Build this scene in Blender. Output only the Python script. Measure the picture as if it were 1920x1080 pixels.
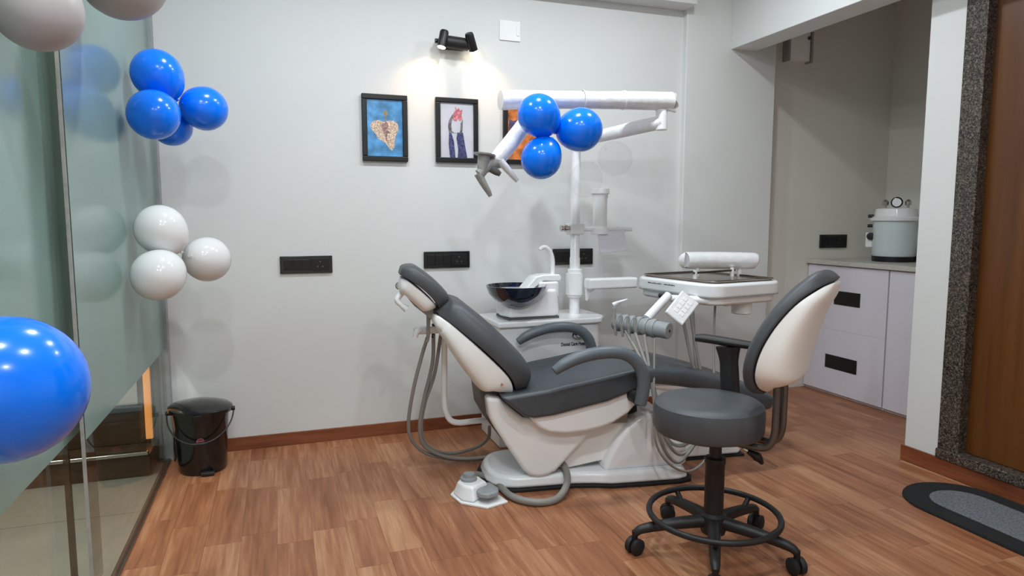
import bpy, bmesh, math, random
from mathutils import Vector, Matrix

random.seed(7)
C = bpy.context.scene.collection
for o in list(bpy.data.objects):
    bpy.data.objects.remove(o)
PI = math.pi

# ------------------------------------------------------------------ camera
CAM_H = 1.2
cam = bpy.data.cameras.new('camera')
cam.sensor_width = 36.0
cam.lens = 1250.0 / 1920.0 * 36.0
cam.clip_start = 0.05
cam_o = bpy.data.objects.new('camera', cam)
C.objects.link(cam_o)
cam_o.location = (0, 0, CAM_H)
cam_o.rotation_euler = (math.radians(90 - 5.9), 0, math.radians(-19.3))
bpy.context.scene.camera = cam_o

# ------------------------------------------------------------------ world, exposure, ceiling lights
w = bpy.data.worlds.new('world')
bpy.context.scene.world = w
w.use_nodes = True
w.node_tree.nodes['Background'].inputs[0].default_value = (0.5, 0.55, 0.6, 1)
w.node_tree.nodes['Background'].inputs[1].default_value = 0.05
vs = bpy.context.scene.view_settings
vs.view_transform = 'Standard'
vs.look = 'None'
vs.exposure = 0.0
vs.gamma = 1.0
vs.use_curve_mapping = False

CEIL = 2.75
LAMP_W = 13.8
WALL_Y = 3.66
DOWNLIGHTS = [(0.0, -0.3), (0.85, -0.3), (-0.05, 1.1), (0.75, 1.1), (0.15, 2.6), (1.05, 2.6), (1.95, 2.6)]


def lamp(name, kind, loc, power, col, size=0.12, rot=(0, 0, 0), **kw):
    d = bpy.data.lights.new(name, kind)
    d.energy = power
    d.color = col
    if kind == 'AREA':
        d.shape = 'DISK'
        d.size = size
        if 'spread' in kw:
            d.spread = kw['spread']
    elif kind == 'SPOT':
        d.shadow_soft_size = size
        d.spot_size = kw['cone']
        d.spot_blend = kw['blend']
    else:
        d.shadow_soft_size = size
    o = bpy.data.objects.new(name, d)
    C.objects.link(o)
    o.location = loc
    o.rotation_euler = rot
    return o


for i, (x, y) in enumerate(DOWNLIGHTS):
    lamp('downlight_lamp', 'AREA', (x, y, CEIL - 0.022), LAMP_W * (1.3 if y < 0 else (0.93 if y > 2 else 1.0)), (0.88, 0.95, 1.0), 0.11)
# the reception on the far side of the glass partition has its own ceiling lamps
for (x, y) in ((-1.7, 2.7), (-1.7, 1.0)):
    lamp('reception_lamp', 'AREA', (x, y, CEIL - 0.03), 38.0, (1.0, 0.98, 0.93), 0.2)


# ------------------------------------------------------------------ materials
def lin(c):
    return tuple((v / 12.92 if v <= 0.04045 else ((v + 0.055) / 1.055) ** 2.4) for v in (k / 255.0 for k in c)) + (1.0,)


MATS = {}


def mat(name, col, rough=0.5, metal=0.0, var=0.0, vscale=6.0, coat=0.0, spec=0.5, emit=0.0, bump=0.0, bscale=200.0, sss=0.0):
    if name in MATS:
        return MATS[name]
    m = bpy.data.materials.new(name)
    m.use_nodes = True
    nt = m.node_tree
    b = nt.nodes['Principled BSDF']
    b.inputs['Base Color'].default_value = lin(col)
    b.inputs['Roughness'].default_value = rough
    b.inputs['Metallic'].default_value = metal
    b.inputs['Coat Weight'].default_value = coat
    b.inputs['Coat Roughness'].default_value = 0.05
    b.inputs['Specular IOR Level'].default_value = spec
    if sss:
        b.inputs['Subsurface Weight'].default_value = sss
        b.inputs['Subsurface Radius'].default_value = (0.02, 0.02, 0.02)
    if emit:
        b.inputs['Emission Color'].default_value = lin(col)
        b.inputs['Emission Strength'].default_value = emit
    geo = nt.nodes.new('ShaderNodeNewGeometry')
    n = nt.nodes.new('ShaderNodeTexNoise')
    n.inputs['Scale'].default_value = vscale
    n.inputs['Detail'].default_value = 4
    nt.links.new(geo.outputs['Position'], n.inputs['Vector'])
    r = nt.nodes.new('ShaderNodeValToRGB')
    lo = [max(0, k * (1 - var)) for k in col]
    hi = [min(255, k * (1 + var)) for k in col]
    r.color_ramp.elements[0].position = 0.3
    r.color_ramp.elements[1].position = 0.7
    r.color_ramp.elements[0].color = lin(lo)
    r.color_ramp.elements[1].color = lin(hi)
    nt.links.new(n.outputs['Fac'], r.inputs['Fac'])
    nt.links.new(r.outputs['Color'], b.inputs['Base Color'])
    if bump:
        n2 = nt.nodes.new('ShaderNodeTexNoise')
        n2.inputs['Scale'].default_value = bscale
        nt.links.new(geo.outputs['Position'], n2.inputs['Vector'])
        bp = nt.nodes.new('ShaderNodeBump')
        bp.inputs['Strength'].default_value = bump
        bp.inputs['Distance'].default_value = 0.004
        nt.links.new(n2.outputs['Fac'], bp.inputs['Height'])
        nt.links.new(bp.outputs['Normal'], b.inputs['Normal'])
    MATS[name] = m
    return m


def wood_mat(name, dark, mid, light, stretch=(45, 2.2, 2.2), rough=0.4, rnd=0.35, bump=0.05):
    m = bpy.data.materials.new(name)
    m.use_nodes = True
    nt = m.node_tree
    b = nt.nodes['Principled BSDF']
    b.inputs['Roughness'].default_value = rough
    geo = nt.nodes.new('ShaderNodeNewGeometry')
    oi = nt.nodes.new('ShaderNodeObjectInfo')
    comb = nt.nodes.new('ShaderNodeCombineXYZ')
    mul = nt.nodes.new('ShaderNodeMath'); mul.operation = 'MULTIPLY'; mul.inputs[1].default_value = 37.0
    nt.links.new(oi.outputs['Random'], mul.inputs[0])
    nt.links.new(mul.outputs[0], comb.inputs[0]); nt.links.new(mul.outputs[0], comb.inputs[1])
    add = nt.nodes.new('ShaderNodeVectorMath'); add.operation = 'ADD'
    nt.links.new(geo.outputs['Position'], add.inputs[0]); nt.links.new(comb.outputs[0], add.inputs[1])
    sc = nt.nodes.new('ShaderNodeVectorMath'); sc.operation = 'MULTIPLY'
    sc.inputs[1].default_value = stretch
    nt.links.new(add.outputs[0], sc.inputs[0])
    n1 = nt.nodes.new('ShaderNodeTexNoise'); n1.inputs['Scale'].default_value = 1.0
    n1.inputs['Detail'].default_value = 6; n1.inputs['Roughness'].default_value = 0.62; n1.inputs['Distortion'].default_value = 0.4
    nt.links.new(sc.outputs[0], n1.inputs['Vector'])
    sc2 = nt.nodes.new('ShaderNodeVectorMath'); sc2.operation = 'MULTIPLY'
    sc2.inputs[1].default_value = tuple(s * 0.22 for s in stretch)
    nt.links.new(add.outputs[0], sc2.inputs[0])
    n2 = nt.nodes.new('ShaderNodeTexNoise'); n2.inputs['Scale'].default_value = 1.0; n2.inputs['Detail'].default_value = 3
    nt.links.new(sc2.outputs[0], n2.inputs['Vector'])
    mx = nt.nodes.new('ShaderNodeMath'); mx.operation = 'MULTIPLY_ADD'
    mx.inputs[1].default_value = 0.55
    m3 = nt.nodes.new('ShaderNodeMath'); m3.operation = 'MULTIPLY'; m3.inputs[1].default_value = 0.45
    nt.links.new(n2.outputs['Fac'], m3.inputs[0])
    nt.links.new(n1.outputs['Fac'], mx.inputs[0]); nt.links.new(m3.outputs[0], mx.inputs[2])
    m4 = nt.nodes.new('ShaderNodeMath'); m4.operation = 'MULTIPLY_ADD'; m4.inputs[1].default_value = rnd; m4.inputs[2].default_value = -rnd / 2
    nt.links.new(oi.outputs['Random'], m4.inputs[0])
    m5 = nt.nodes.new('ShaderNodeMath'); m5.operation = 'ADD'
    nt.links.new(m4.outputs[0], m5.inputs[0]); nt.links.new(mx.outputs[0], m5.inputs[1])
    r = nt.nodes.new('ShaderNodeValToRGB')
    e = r.color_ramp.elements
    e[0].position = 0.3; e[0].color = lin(dark)
    e[1].position = 0.72; e[1].color = lin(light)
    x = e.new(0.48); x.color = lin(mid)
    nt.links.new(m5.outputs[0], r.inputs['Fac'])
    nt.links.new(r.outputs['Color'], b.inputs['Base Color'])
    bp = nt.nodes.new('ShaderNodeBump'); bp.inputs['Strength'].default_value = bump; bp.inputs['Distance'].default_value = 0.002
    nt.links.new(n1.outputs['Fac'], bp.inputs['Height']); nt.links.new(bp.outputs['Normal'], b.inputs['Normal'])
    MATS[name] = m
    return m


def granite_mat():
    m = bpy.data.materials.new('granite')
    m.use_nodes = True
    nt = m.node_tree
    b = nt.nodes['Principled BSDF']
    b.inputs['Roughness'].default_value = 0.3
    geo = nt.nodes.new('ShaderNodeNewGeometry')
    v = nt.nodes.new('ShaderNodeTexVoronoi'); v.inputs['Scale'].default_value = 210
    nt.links.new(geo.outputs['Position'], v.inputs['Vector'])
    r = nt.nodes.new('ShaderNodeValToRGB')
    r.color_ramp.interpolation = 'CONSTANT'
    e = r.color_ramp.elements
    e[0].position = 0; e[0].color = lin((26, 23, 21))
    e[1].position = 0.33; e[1].color = lin((76, 68, 60))
    for p, c in ((0.55, (108, 98, 88)), (0.72, (60, 52, 48)), (0.86, (136, 126, 116))):
        k = e.new(p); k.color = lin(c)
    nt.links.new(v.outputs['Color'], r.inputs['Fac'])
    nt.links.new(r.outputs['Color'], b.inputs['Base Color'])
    MATS['granite'] = m
    return m


def glass_mat(name, tint, reflect=1.0):
    m = bpy.data.materials.new(name)
    m.use_nodes = True
    nt = m.node_tree
    nt.nodes.remove(nt.nodes['Principled BSDF'])
    out = nt.nodes['Material Output']
    t = nt.nodes.new('ShaderNodeBsdfTransparent'); t.inputs[0].default_value = lin(tint)
    g = nt.nodes.new('ShaderNodeBsdfGlossy'); g.inputs['Roughness'].default_value = 0.03
    lw = nt.nodes.new('ShaderNodeLayerWeight'); lw.inputs['Blend'].default_value = 0.5
    pw = nt.nodes.new('ShaderNodeMath'); pw.operation = 'POWER'; pw.inputs[1].default_value = 4.0
    nt.links.new(lw.outputs['Facing'], pw.inputs[0])
    f = nt.nodes.new('ShaderNodeMath'); f.operation = 'MULTIPLY_ADD'; f.inputs[1].default_value = 0.9; f.inputs[2].default_value = 0.05
    nt.links.new(pw.outputs[0], f.inputs[0])
    n = nt.nodes.new('ShaderNodeTexNoise'); n.inputs['Scale'].default_value = 1.5
    geo = nt.nodes.new('ShaderNodeNewGeometry'); nt.links.new(geo.outputs['Position'], n.inputs['Vector'])
    mr = nt.nodes.new('ShaderNodeMath'); mr.operation = 'MULTIPLY'; mr.inputs[1].default_value = reflect
    nt.links.new(f.outputs[0], mr.inputs[0])
    rr = nt.nodes.new('ShaderNodeMath'); rr.operation = 'MULTIPLY'; rr.inputs[1].default_value = 0.06
    nt.links.new(n.outputs['Fac'], rr.inputs[0]); nt.links.new(rr.outputs[0], g.inputs['Roughness'])
    mx = nt.nodes.new('ShaderNodeMixShader')
    nt.links.new(mr.outputs[0], mx.inputs[0]); nt.links.new(t.outputs[0], mx.inputs[1]); nt.links.new(g.outputs[0], mx.inputs[2])
    nt.links.new(mx.outputs[0], out.inputs['Surface'])
    MATS[name] = m
    return m


def frost_mat(name, tint, trans, mix=0.5):
    m = bpy.data.materials.new(name)
    m.use_nodes = True
    nt = m.node_tree
    nt.nodes.remove(nt.nodes['Principled BSDF'])
    out = nt.nodes['Material Output']
    d = nt.nodes.new('ShaderNodeBsdfDiffuse'); d.inputs[0].default_value = lin(tint)
    t = nt.nodes.new('ShaderNodeBsdfTranslucent'); t.inputs[0].default_value = lin(trans)
    g = nt.nodes.new('ShaderNodeBsdfGlossy'); g.inputs['Roughness'].default_value = 0.16
    geo = nt.nodes.new('ShaderNodeNewGeometry')
    n = nt.nodes.new('ShaderNodeTexNoise'); n.inputs['Scale'].default_value = 0.9; n.inputs['Detail'].default_value = 1
    nt.links.new(geo.outputs['Position'], n.inputs['Vector'])
    r = nt.nodes.new('ShaderNodeValToRGB')
    r.color_ramp.elements[0].color = lin([k * 0.95 for k in tint]); r.color_ramp.elements[1].color = lin([min(255, k * 1.05) for k in tint])
    nt.links.new(n.outputs['Fac'], r.inputs['Fac']); nt.links.new(r.outputs['Color'], d.inputs[0])
    m1 = nt.nodes.new('ShaderNodeMixShader'); m1.inputs[0].default_value = mix
    nt.links.new(d.outputs[0], m1.inputs[1]); nt.links.new(t.outputs[0], m1.inputs[2])
    f = nt.nodes.new('ShaderNodeFresnel'); f.inputs[0].default_value = 1.5
    m2 = nt.nodes.new('ShaderNodeMixShader')
    nt.links.new(f.outputs[0], m2.inputs[0]); nt.links.new(m1.outputs[0], m2.inputs[1]); nt.links.new(g.outputs[0], m2.inputs[2])
    nt.links.new(m2.outputs[0], out.inputs['Surface'])
    MATS[name] = m
    return m


mat('wall', (222, 223, 221), 0.75, var=0.008, vscale=2, bump=0.03, bscale=60)
mat('wall_alcove', (226, 222, 212), 0.75, var=0.01, vscale=2, bump=0.03, bscale=60)
mat('ceiling', (240, 240, 238), 0.8, var=0.005)
mat('white_plastic', (244, 244, 244), 0.3, var=0.01, coat=0.2)
mat('white_gloss', (247, 248, 250), 0.22, var=0.008, coat=0.4)
mat('cream_plastic', (245, 243, 240), 0.35, var=0.01)
mat('wrap', (236, 236, 238), 0.18, var=0.02, vscale=30, coat=0.5, bump=0.5, bscale=45)
mat('grey_pad', (72, 75, 79), 0.48, var=0.05, vscale=9, bump=0.04, bscale=350)
mat('grey_seat', (70, 75, 80), 0.42, var=0.06, vscale=11, bump=0.06, bscale=260)
mat('grey_arm', (98, 106, 112), 0.38, var=0.03)
mat('grey_hose', (138, 134, 128), 0.45, var=0.03)
mat('grey_dark', (88, 84, 80), 0.5, var=0.03)
mat('grey_mid', (150, 154, 156), 0.45, var=0.04, vscale=20)
mat('grey_handle', (158, 156, 152), 0.35, var=0.05, vscale=40)
mat('black', (14, 14, 15), 0.4, var=0.1)
mat('black_gloss', (16, 16, 17), 0.18, var=0.1, coat=0.3)
mat('black_soft', (30, 29, 30), 0.5, var=0.1)
mat('rubber', (22, 22, 24), 0.65, var=0.1)
mat('chrome', (205, 200, 195), 0.15, metal=1.0, var=0.02)
mat('alu', (170, 168, 162), 0.35, metal=0.9, var=0.03)
mat('steel_tray', (150, 138, 126), 0.18, metal=1.0, var=0.05)
mat('pipe_grey', (104, 98, 94), 0.3, metal=0.7, var=0.05)
mat('navy_bowl', (24, 32, 52), 0.08, var=0.15, coat=1.0)
mat('blue_balloon', (0, 122, 255), 0.2, var=0.0, coat=0.25, spec=0.4)
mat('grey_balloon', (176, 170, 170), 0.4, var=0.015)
mat('laminate', (224, 220, 229), 0.4, var=0.008)
mat('stone_top', (196, 190, 182), 0.3, var=0.04, vscale=60)
mat('pale_green', (216, 226, 226), 0.3, var=0.015, coat=0.3)
mat('ink', (40, 40, 58), 0.5, var=0.05)
mat('tile', (168, 162, 152), 0.2, var=0.04, vscale=3, coat=0.2)
mat('grout', (105, 98, 90), 0.8, var=0.05)
mat('mat_dark', (24, 26, 27), 0.95, var=0.25, vscale=90, bump=0.8, bscale=320)
mat('mat_grey', (108, 112, 118), 0.95, var=0.22, vscale=120, bump=0.9, bscale=340)
mat('lamp_on', (255, 250, 240), 0.5, emit=6.0)
mat('spot_on', (255, 236, 205), 0.5, emit=20.0)
mat('strip_on', (255, 165, 90), 0.5, emit=1.1)
mat('reception_wall', (190, 196, 190), 0.7, var=0.02)
mat('blue_frame', (90, 100, 110), 0.4, var=0.04)
mat('gold', (170, 130, 60), 0.4, metal=0.3, var=0.2, vscale=60)
mat('tooth', (196, 172, 152), 0.4, var=0.3, vscale=130)
mat('tooth_dark', (142, 110, 106), 0.4, var=0.4, vscale=140)
mat('art_blue', (84, 146, 196), 0.22, var=0.2, vscale=22)
mat('art_pale', (208, 208, 216), 0.22, var=0.03, vscale=8)
mat('art_navy', (58, 60, 92), 0.35, var=0.6, vscale=110)
mat('art_grey', (104, 100, 102), 0.35, var=0.4, vscale=50)
mat('art_pink', (226, 120, 128), 0.35, var=0.3, vscale=70)
mat('art_orange', (196, 110, 58), 0.22, var=0.35, vscale=22)
mat('art_violet', (92, 74, 104), 0.3, var=0.35, vscale=24)
mat('red_mark', (150, 80, 90), 0.4, var=0.2, vscale=60)
wood_mat('floor_wood', (122, 72, 44), (158, 102, 69), (196, 148, 110), stretch=(55, 3.2, 3), rough=0.42, rnd=0.13)
wood_mat('base_wood', (98, 50, 30), (126, 68, 40), (152, 92, 60), stretch=(5, 5, 60), rough=0.45, rnd=0.0)
wood_mat('door_wood', (66, 36, 12), (96, 56, 20), (118, 72, 28), stretch=(16, 16, 0.9), rough=0.35, rnd=0.0)
wood_mat('dark_wood', (58, 42, 30), (88, 66, 48), (112, 84, 60), stretch=(3, 10, 30), rough=0.3, rnd=0.0)
granite_mat()
glass_mat('clear_glass', (228, 232, 228), 0.5)
frost_mat('frost', (178, 208, 201), (150, 182, 168))
frost_mat('white_balloon', (253, 252, 250), (253, 250, 246), 0.18)
glass_mat('clear_balloon', (252, 252, 252), 0.2)
M = MATS


# ------------------------------------------------------------------ mesh helpers
RM = {}      # world matrix of each root and part (parts sit at their root's origin)


def thing(name, label, cat, loc=(0, 0, 0), rotz=0.0, group=None):
    o = bpy.data.objects.new(name, None)
    o.empty_display_size = 0.05
    C.objects.link(o)
    o.location = loc
    o.rotation_euler = (0, 0, rotz)
    o['label'] = label
    o['category'] = cat
    if group:
        o['group'] = group
    RM[o] = Matrix.Translation(Vector(loc)) @ Matrix.Rotation(rotz, 4, 'Z')
    return o


def obj(name, bm, m, parent=None, world=False, bevel=0.0, seg=3, angle=35, smooth=True, sub=0, label=None):
    if parent is not None and world:
        bm.transform(RM[parent].inverted())
    bmesh.ops.recalc_face_normals(bm, faces=bm.faces)
    me = bpy.data.meshes.new(name)
    bm.to_mesh(me)
    bm.free()
    if smooth:
        for p in me.polygons:
            p.use_smooth = True
        me.set_sharp_from_angle(angle=math.radians(40))
    me.materials.append(M[m] if isinstance(m, str) else m)
    o = bpy.data.objects.new(name, me)
    C.objects.link(o)
    if parent is not None:
        o.parent = parent
        RM[o] = RM[parent]
    else:
        RM[o] = Matrix.Identity(4)
    if bevel:
        b = o.modifiers.new('bevel', 'BEVEL')
        b.width = bevel
        b.segments = seg
        b.limit_method = 'ANGLE'
        b.angle_limit = math.radians(angle)
        b.harden_normals = True
    if sub:
        s = o.modifiers.new('sub', 'SUBSURF')
        s.levels = sub
        s.render_levels = sub
    if label:
        o['label'] = label
    return o


def struct(name, bm, m, label=None, **kw):
    o = obj(name, bm, m, **kw)
    o['kind'] = 'structure'
    if label:
        o['label'] = label
    return o


def tag(o, label, cat, group=None):
    o['label'] = label
    o['category'] = cat
    if group:
        o['group'] = group
    return o


def B(*boxes):
    bm = bmesh.new()
    for bx in boxes:
        box(bm, *bx)
    return bm


def box(bm, x0, x1, y0, y1, z0, z1, mtx=None):
    v = [bm.verts.new((x, y, z)) for x in (x0, x1) for y in (y0, y1) for z in (z0, z1)]
    for f in ((0, 1, 3, 2), (4, 6, 7, 5), (0, 4, 5, 1), (2, 3, 7, 6), (0, 2, 6, 4), (1, 5, 7, 3)):
        bm.faces.new([v[i] for i in f])
    if mtx is not None:
        bmesh.ops.transform(bm, matrix=mtx, verts=v)
    return v


def catmull(pts, n=6):
    pts = [Vector(p) for p in pts]
    if len(pts) < 3:
        return pts
    out = []
    P = [pts[0] * 2 - pts[1]] + pts + [pts[-1] * 2 - pts[-2]]
    for i in range(1, len(P) - 2):
        a, b, c, d = P[i - 1], P[i], P[i + 1], P[i + 2]
        for k in range(n):
            t = k / n
            out.append(0.5 * ((2 * b) + (c - a) * t + (2 * a - 5 * b + 4 * c - d) * t * t + (3 * b - a - 3 * c + d) * t ** 3))
    out.append(pts[-1])
    return out


def tube(bm, pts, r, seg=12, n=6, flat=1.0, curve=True):
    """round tube along pts; r is a number or a list of one radius per point"""
    P = catmull(pts, n) if curve else [Vector(p) for p in pts]
    if isinstance(r, (list, tuple)):
        R = []
        for i in range(len(P)):
            f = i / max(1, len(P) - 1) * (len(r) - 1)
            k = min(int(f), len(r) - 2)
            R.append(r[k] + (r[k + 1] - r[k]) * (f - k))
    else:
        R = [r] * len(P)
    rings = []
    up = None
    for i, p in enumerate(P):
        t = (P[min(i + 1, len(P) - 1)] - P[max(i - 1, 0)]).normalized()
        if up is None:
            up = Vector((0, 0, 1)) if abs(t.z) < 0.9 else Vector((1, 0, 0))
        a = t.cross(up).normalized()
        up = a.cross(t).normalized()
        rings.append([bm.verts.new(p + (a * math.cos(2 * PI * k / seg) + up * math.sin(2 * PI * k / seg) * flat) * R[i]) for k in range(seg)])
    for a, b in zip(rings, rings[1:]):
        for k in range(seg):
            bm.faces.new((a[k], a[(k + 1) % seg], b[(k + 1) % seg], b[k]))
    bm.faces.new(rings[0][::-1])
    bm.faces.new(rings[-1])
    return bm


def T(pts, r, seg=12, n=6, flat=1.0, curve=True):
    return tube(bmesh.new(), pts, r, seg, n, flat, curve)


def lathe(bm, prof, c=(0, 0, 0), seg=32, mtx=None, sx=1.0, sy=1.0):
    """revolve (radius, height) pairs about z"""
    rings = []
    new = []
    for r, z in prof:
        if r < 1e-5:
            v = [bm.verts.new((c[0], c[1], c[2] + z))]
        else:
            v = [bm.verts.new((c[0] + sx * r * math.cos(2 * PI * k / seg), c[1] + sy * r * math.sin(2 * PI * k / seg), c[2] + z)) for k in range(seg)]
        rings.append(v)
        new += v
    for a, b in zip(rings, rings[1:]):
        for k in range(seg):
            k2 = (k + 1) % seg
            if len(a) == 1 and len(b) == 1:
                continue
            if len(a) == 1:
                bm.faces.new((a[0], b[k], b[k2]))
            elif len(b) == 1:
                bm.faces.new((a[k], a[k2], b[0]))
            else:
                bm.faces.new((a[k], a[k2], b[k2], b[k]))
    for e in (rings[0], rings[-1]):
        if len(e) > 1:
            bm.faces.new(e)
    if mtx is not None:
        bmesh.ops.transform(bm, matrix=mtx, verts=new)
    return bm


def LA(prof, c=(0, 0, 0), seg=32, mtx=None, sx=1.0, sy=1.0):
    return lathe(bmesh.new(), prof, c, seg, mtx, sx, sy)


def cyl(bm, p0, p1, r, seg=20):
    return tube(bm, [p0, p1], r, seg, curve=False)


def side_prism(prof, hw0, hw1=None):
    """profile in (u, z) extruded over v from -hw to hw (or from hw0 to hw1)"""
    bm = bmesh.new()
    a, b = (-hw0, hw0) if hw1 is None else (hw0, hw1)
    L = [bm.verts.new((u, a, z)) for u, z in prof]
    R = [bm.verts.new((u, b, z)) for u, z in prof]
    bm.faces.new(L)
    bm.faces.new(R[::-1])
    n = len(prof)
    for i in range(n):
        j = (i + 1) % n
        bm.faces.new((L[i], R[i], R[j], L[j]))
    return bm


def plan_prism(outline, z0, z1, inset=0.0):
    bm = bmesh.new()
    lo = [bm.verts.new((x, y, z0)) for x, y in outline]
    cx = sum(p[0] for p in outline) / len(outline)
    cy = sum(p[1] for p in outline) / len(outline)
    hi = [bm.verts.new((x + (cx - x) * inset, y + (cy - y) * inset, z1)) for x, y in outline]
    bm.faces.new(lo[::-1])
    bm.faces.new(hi)
    n = len(outline)
    for i in range(n):
        j = (i + 1) % n
        bm.faces.new((lo[i], lo[j], hi[j], hi[i]))
    return bm


def slab(stations, tf, tb, ex=0.55, ey=0.6, seg=36, ends=(0.5, 0.5), n=5, bulge=None):
    """Cushion or shell swept along (u, z, half width): tf thick in front (towards +u+z), tb behind."""
    P = catmull([q[:3] for q in stations], n)
    TB = catmull([(q[3] if len(q) > 3 else tb, 0, 0) for q in stations], n)
    tb = max(q.x for q in TB)
    L = [0.0]
    for a, b in zip(P, P[1:]):
        L.append(L[-1] + math.hypot(b.x - a.x, b.y - a.y))
    tot = L[-1]
    bm = bmesh.new()
    rings = []
    for i, p in enumerate(P):
        a, b = P[max(0, i - 1)], P[min(len(P) - 1, i + 1)]
        t = Vector((b.x - a.x, b.y - a.y)).normalized()
        nx, nz = -t.y, t.x            # normal
        if nx + nz < 0:
            nx, nz = -nx, -nz
        k = 1.0
        for d, e in ((L[i], ends[0]), (tot - L[i], ends[1])):
            rad = e * max(tf, tb)
            if d < rad:
                k = min(k, math.sqrt(max(0.02, 1 - (1 - d / rad) ** 2)))
        hw = p.z * (0.75 + 0.25 * k)
        ring = []
        for j in range(seg):
            ang = 2 * PI * j / seg
            c, s = math.cos(ang), math.sin(ang)
            v = hw * math.copysign(abs(c) ** ex, c)
            th = (tf if s > 0 else TB[i].x) * k
            off = th * math.copysign(abs(s) ** ey, s)
            ring.append(bm.verts.new((p.x + nx * off, v, p.y + nz * off)))
        rings.append(ring)
    for a, b in zip(rings, rings[1:]):
        for j in range(seg):
            j2 = (j + 1) % seg
            bm.faces.new((a[j], a[j2], b[j2], b[j]))
    bm.faces.new(rings[0])
    bm.faces.new(rings[-1][::-1])
    return bm


def flat_poly(pts, y0, y1):
    """outline in (x, z) extruded from y0 to y1: thin prints and plates on the back wall"""
    bm = bmesh.new()
    a = [bm.verts.new((x, y0, z)) for x, z in pts]
    b = [bm.verts.new((x, y1, z)) for x, z in pts]
    bm.faces.new(a)
    bm.faces.new(b[::-1])
    n = len(pts)
    for i in range(n):
        j = (i + 1) % n
        bm.faces.new((a[i], b[i], b[j], a[j]))
    return bm


def text_bm(s, size, mtx, bold=0.0, width=None):
    cu = bpy.data.curves.new('lettering', 'FONT')
    cu.body = s
    cu.size = size
    cu.align_x = 'CENTER'
    cu.extrude = 0.0004
    cu.offset = bold
    to = bpy.data.objects.new('lettering_tmp', cu)
    C.objects.link(to)
    bpy.context.view_layer.update()
    me = bpy.data.meshes.new_from_object(to)
    bm = bmesh.new()
    bm.from_mesh(me)
    bpy.data.objects.remove(to)
    bpy.data.meshes.remove(me)
    if width:
        xs = [v.co.x for v in bm.verts]
        k = width / (max(xs) - min(xs))
        for v in bm.verts:
            v.co.x *= k
    bm.transform(mtx)
    return bm


# ------------------------------------------------------------------ room shell
WX0 = -0.55            # plane of the glass partition
COL_X0, COL_X1, COL_Y = 2.40, 3.075, 3.62
BEAM_X0, BEAM_X1, BEAM_Z = 2.725, 2.905, 2.26
PIL_X = 2.93
ALC_Y = 3.76
REAR = -1.6

floor = struct('floor', B((WX0, 4.23, REAR, ALC_Y, -0.06, -0.003)), 'floor_wood', 'reddish brown wood-look plank floor')
# planks, laid along the room's depth; columns staggered at random
PW = 0.1275
unit = None
ncol = int((3.54 - WX0) / PW) + 1
for ci in range(ncol):
    x0 = WX0 + ci * PW
    x1 = min(x0 + PW, 3.54)
    if x1 - x0 < 0.02:
        continue
    ylo = 0.85 if x1 <= PIL_X else 2.41
    yhi = WALL_Y if x0 < COL_X1 else ALC_Y
    y = ylo - random.random() * 0.35 if ylo < 1 else ylo
    while y < yhi - 0.01:
        ln = random.choice((0.38, 0.46, 0.54))
        ye = min(y + ln, yhi)
        if yhi - ye < 0.1:
            ye = yhi
        if unit is None:
            bm = B((-0.5, 0.5, -0.5, 0.5, -1, 0))
            o = obj('plank', bm, 'floor_wood', floor, smooth=False)
            unit = o
        else:
            o = unit.copy()
            C.objects.link(o)
            o.parent = floor
        o.location = ((x0 + x1) / 2, (y + ye) / 2, 0)
        o.scale = (x1 - x0 - 0.0007, ye - y - 0.0009, 0.003)
        y = ye

struct('wall_back', B((-3.2, COL_X0 + 0.02, WALL_Y, WALL_Y + 0.12, 0, CEIL)), 'wall', 'off-white back wall')
struct('wall_column', B((COL_X0, COL_X1, COL_Y, ALC_Y + 0.12, 0, CEIL)), 'wall', 'shallow white pilaster at the right end of the back wall', bevel=0.006)
struct('wall_alcove_back', B((COL_X1 - 0.02, 4.33, ALC_Y, ALC_Y + 0.12, 0, CEIL)), 'wall_alcove', 'shaded back wall of the alcove')
struct('wall_alcove_side', B((4.23, 4.35, 2.2, ALC_Y, 0, CEIL)), 'wall_alcove', 'shaded end wall of the alcove')
struct('wall_pillar', B((PIL_X, 4.23, 2.235, 2.41, 0, CEIL)), 'wall', 'narrow white wall end beside the granite door frame')
struct('trim_beam', B((BEAM_X0, BEAM_X1, REAR, COL_Y, BEAM_Z, CEIL)), 'wall', 'white ceiling beam over the alcove opening', bevel=0.004)
struct('trim_ledge', B((-3.0, COL_X0, 3.52, WALL_Y, 2.47, CEIL)), 'wall', 'white boxed ledge along the top of the back wall', bevel=0.004)
struct('ceiling', B((-3.2, 4.4, REAR, ALC_Y + 0.1, CEIL, CEIL + 0.1)), 'ceiling', 'white ceiling')
struct('wall_rear', B((-3.2, 4.4, REAR - 0.1, REAR, 0, CEIL)), 'wall', 'white wall behind the viewer')
struct('wall_left', B((-3.2, -3.1, REAR, WALL_Y, 0, CEIL)), 'reception_wall', 'far side wall of the reception beyond the glass')
# right wall around the granite door frame
struct('wall_right', B((PIL_X, PIL_X + 0.14, REAR, 1.05, 0, CEIL), (PIL_X, PIL_X + 0.14, 1.05, 2.235, 2.62, CEIL)), 'wall', 'white right wall around the wooden door')
bb = struct('baseboard_back', B((WX0 + 0.02, COL_X0, WALL_Y - 0.012, WALL_Y, 0, 0.068)), 'base_wood', 'reddish wooden baseboard along the back wall')
struct('baseboard_column', B((COL_X0 - 0.012, COL_X1, COL_Y - 0.012, COL_Y, 0, 0.068)), 'base_wood', 'reddish wooden baseboard on the pilaster')
struct('baseboard_right', B((PIL_X - 0.012, PIL_X, REAR, 2.41, 0, 0.075), (PIL_X - 0.012, 3.5, 2.41, 2.422, 0, 0.075)), 'base_wood', 'reddish wooden riser below the door sill and wall end')

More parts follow.
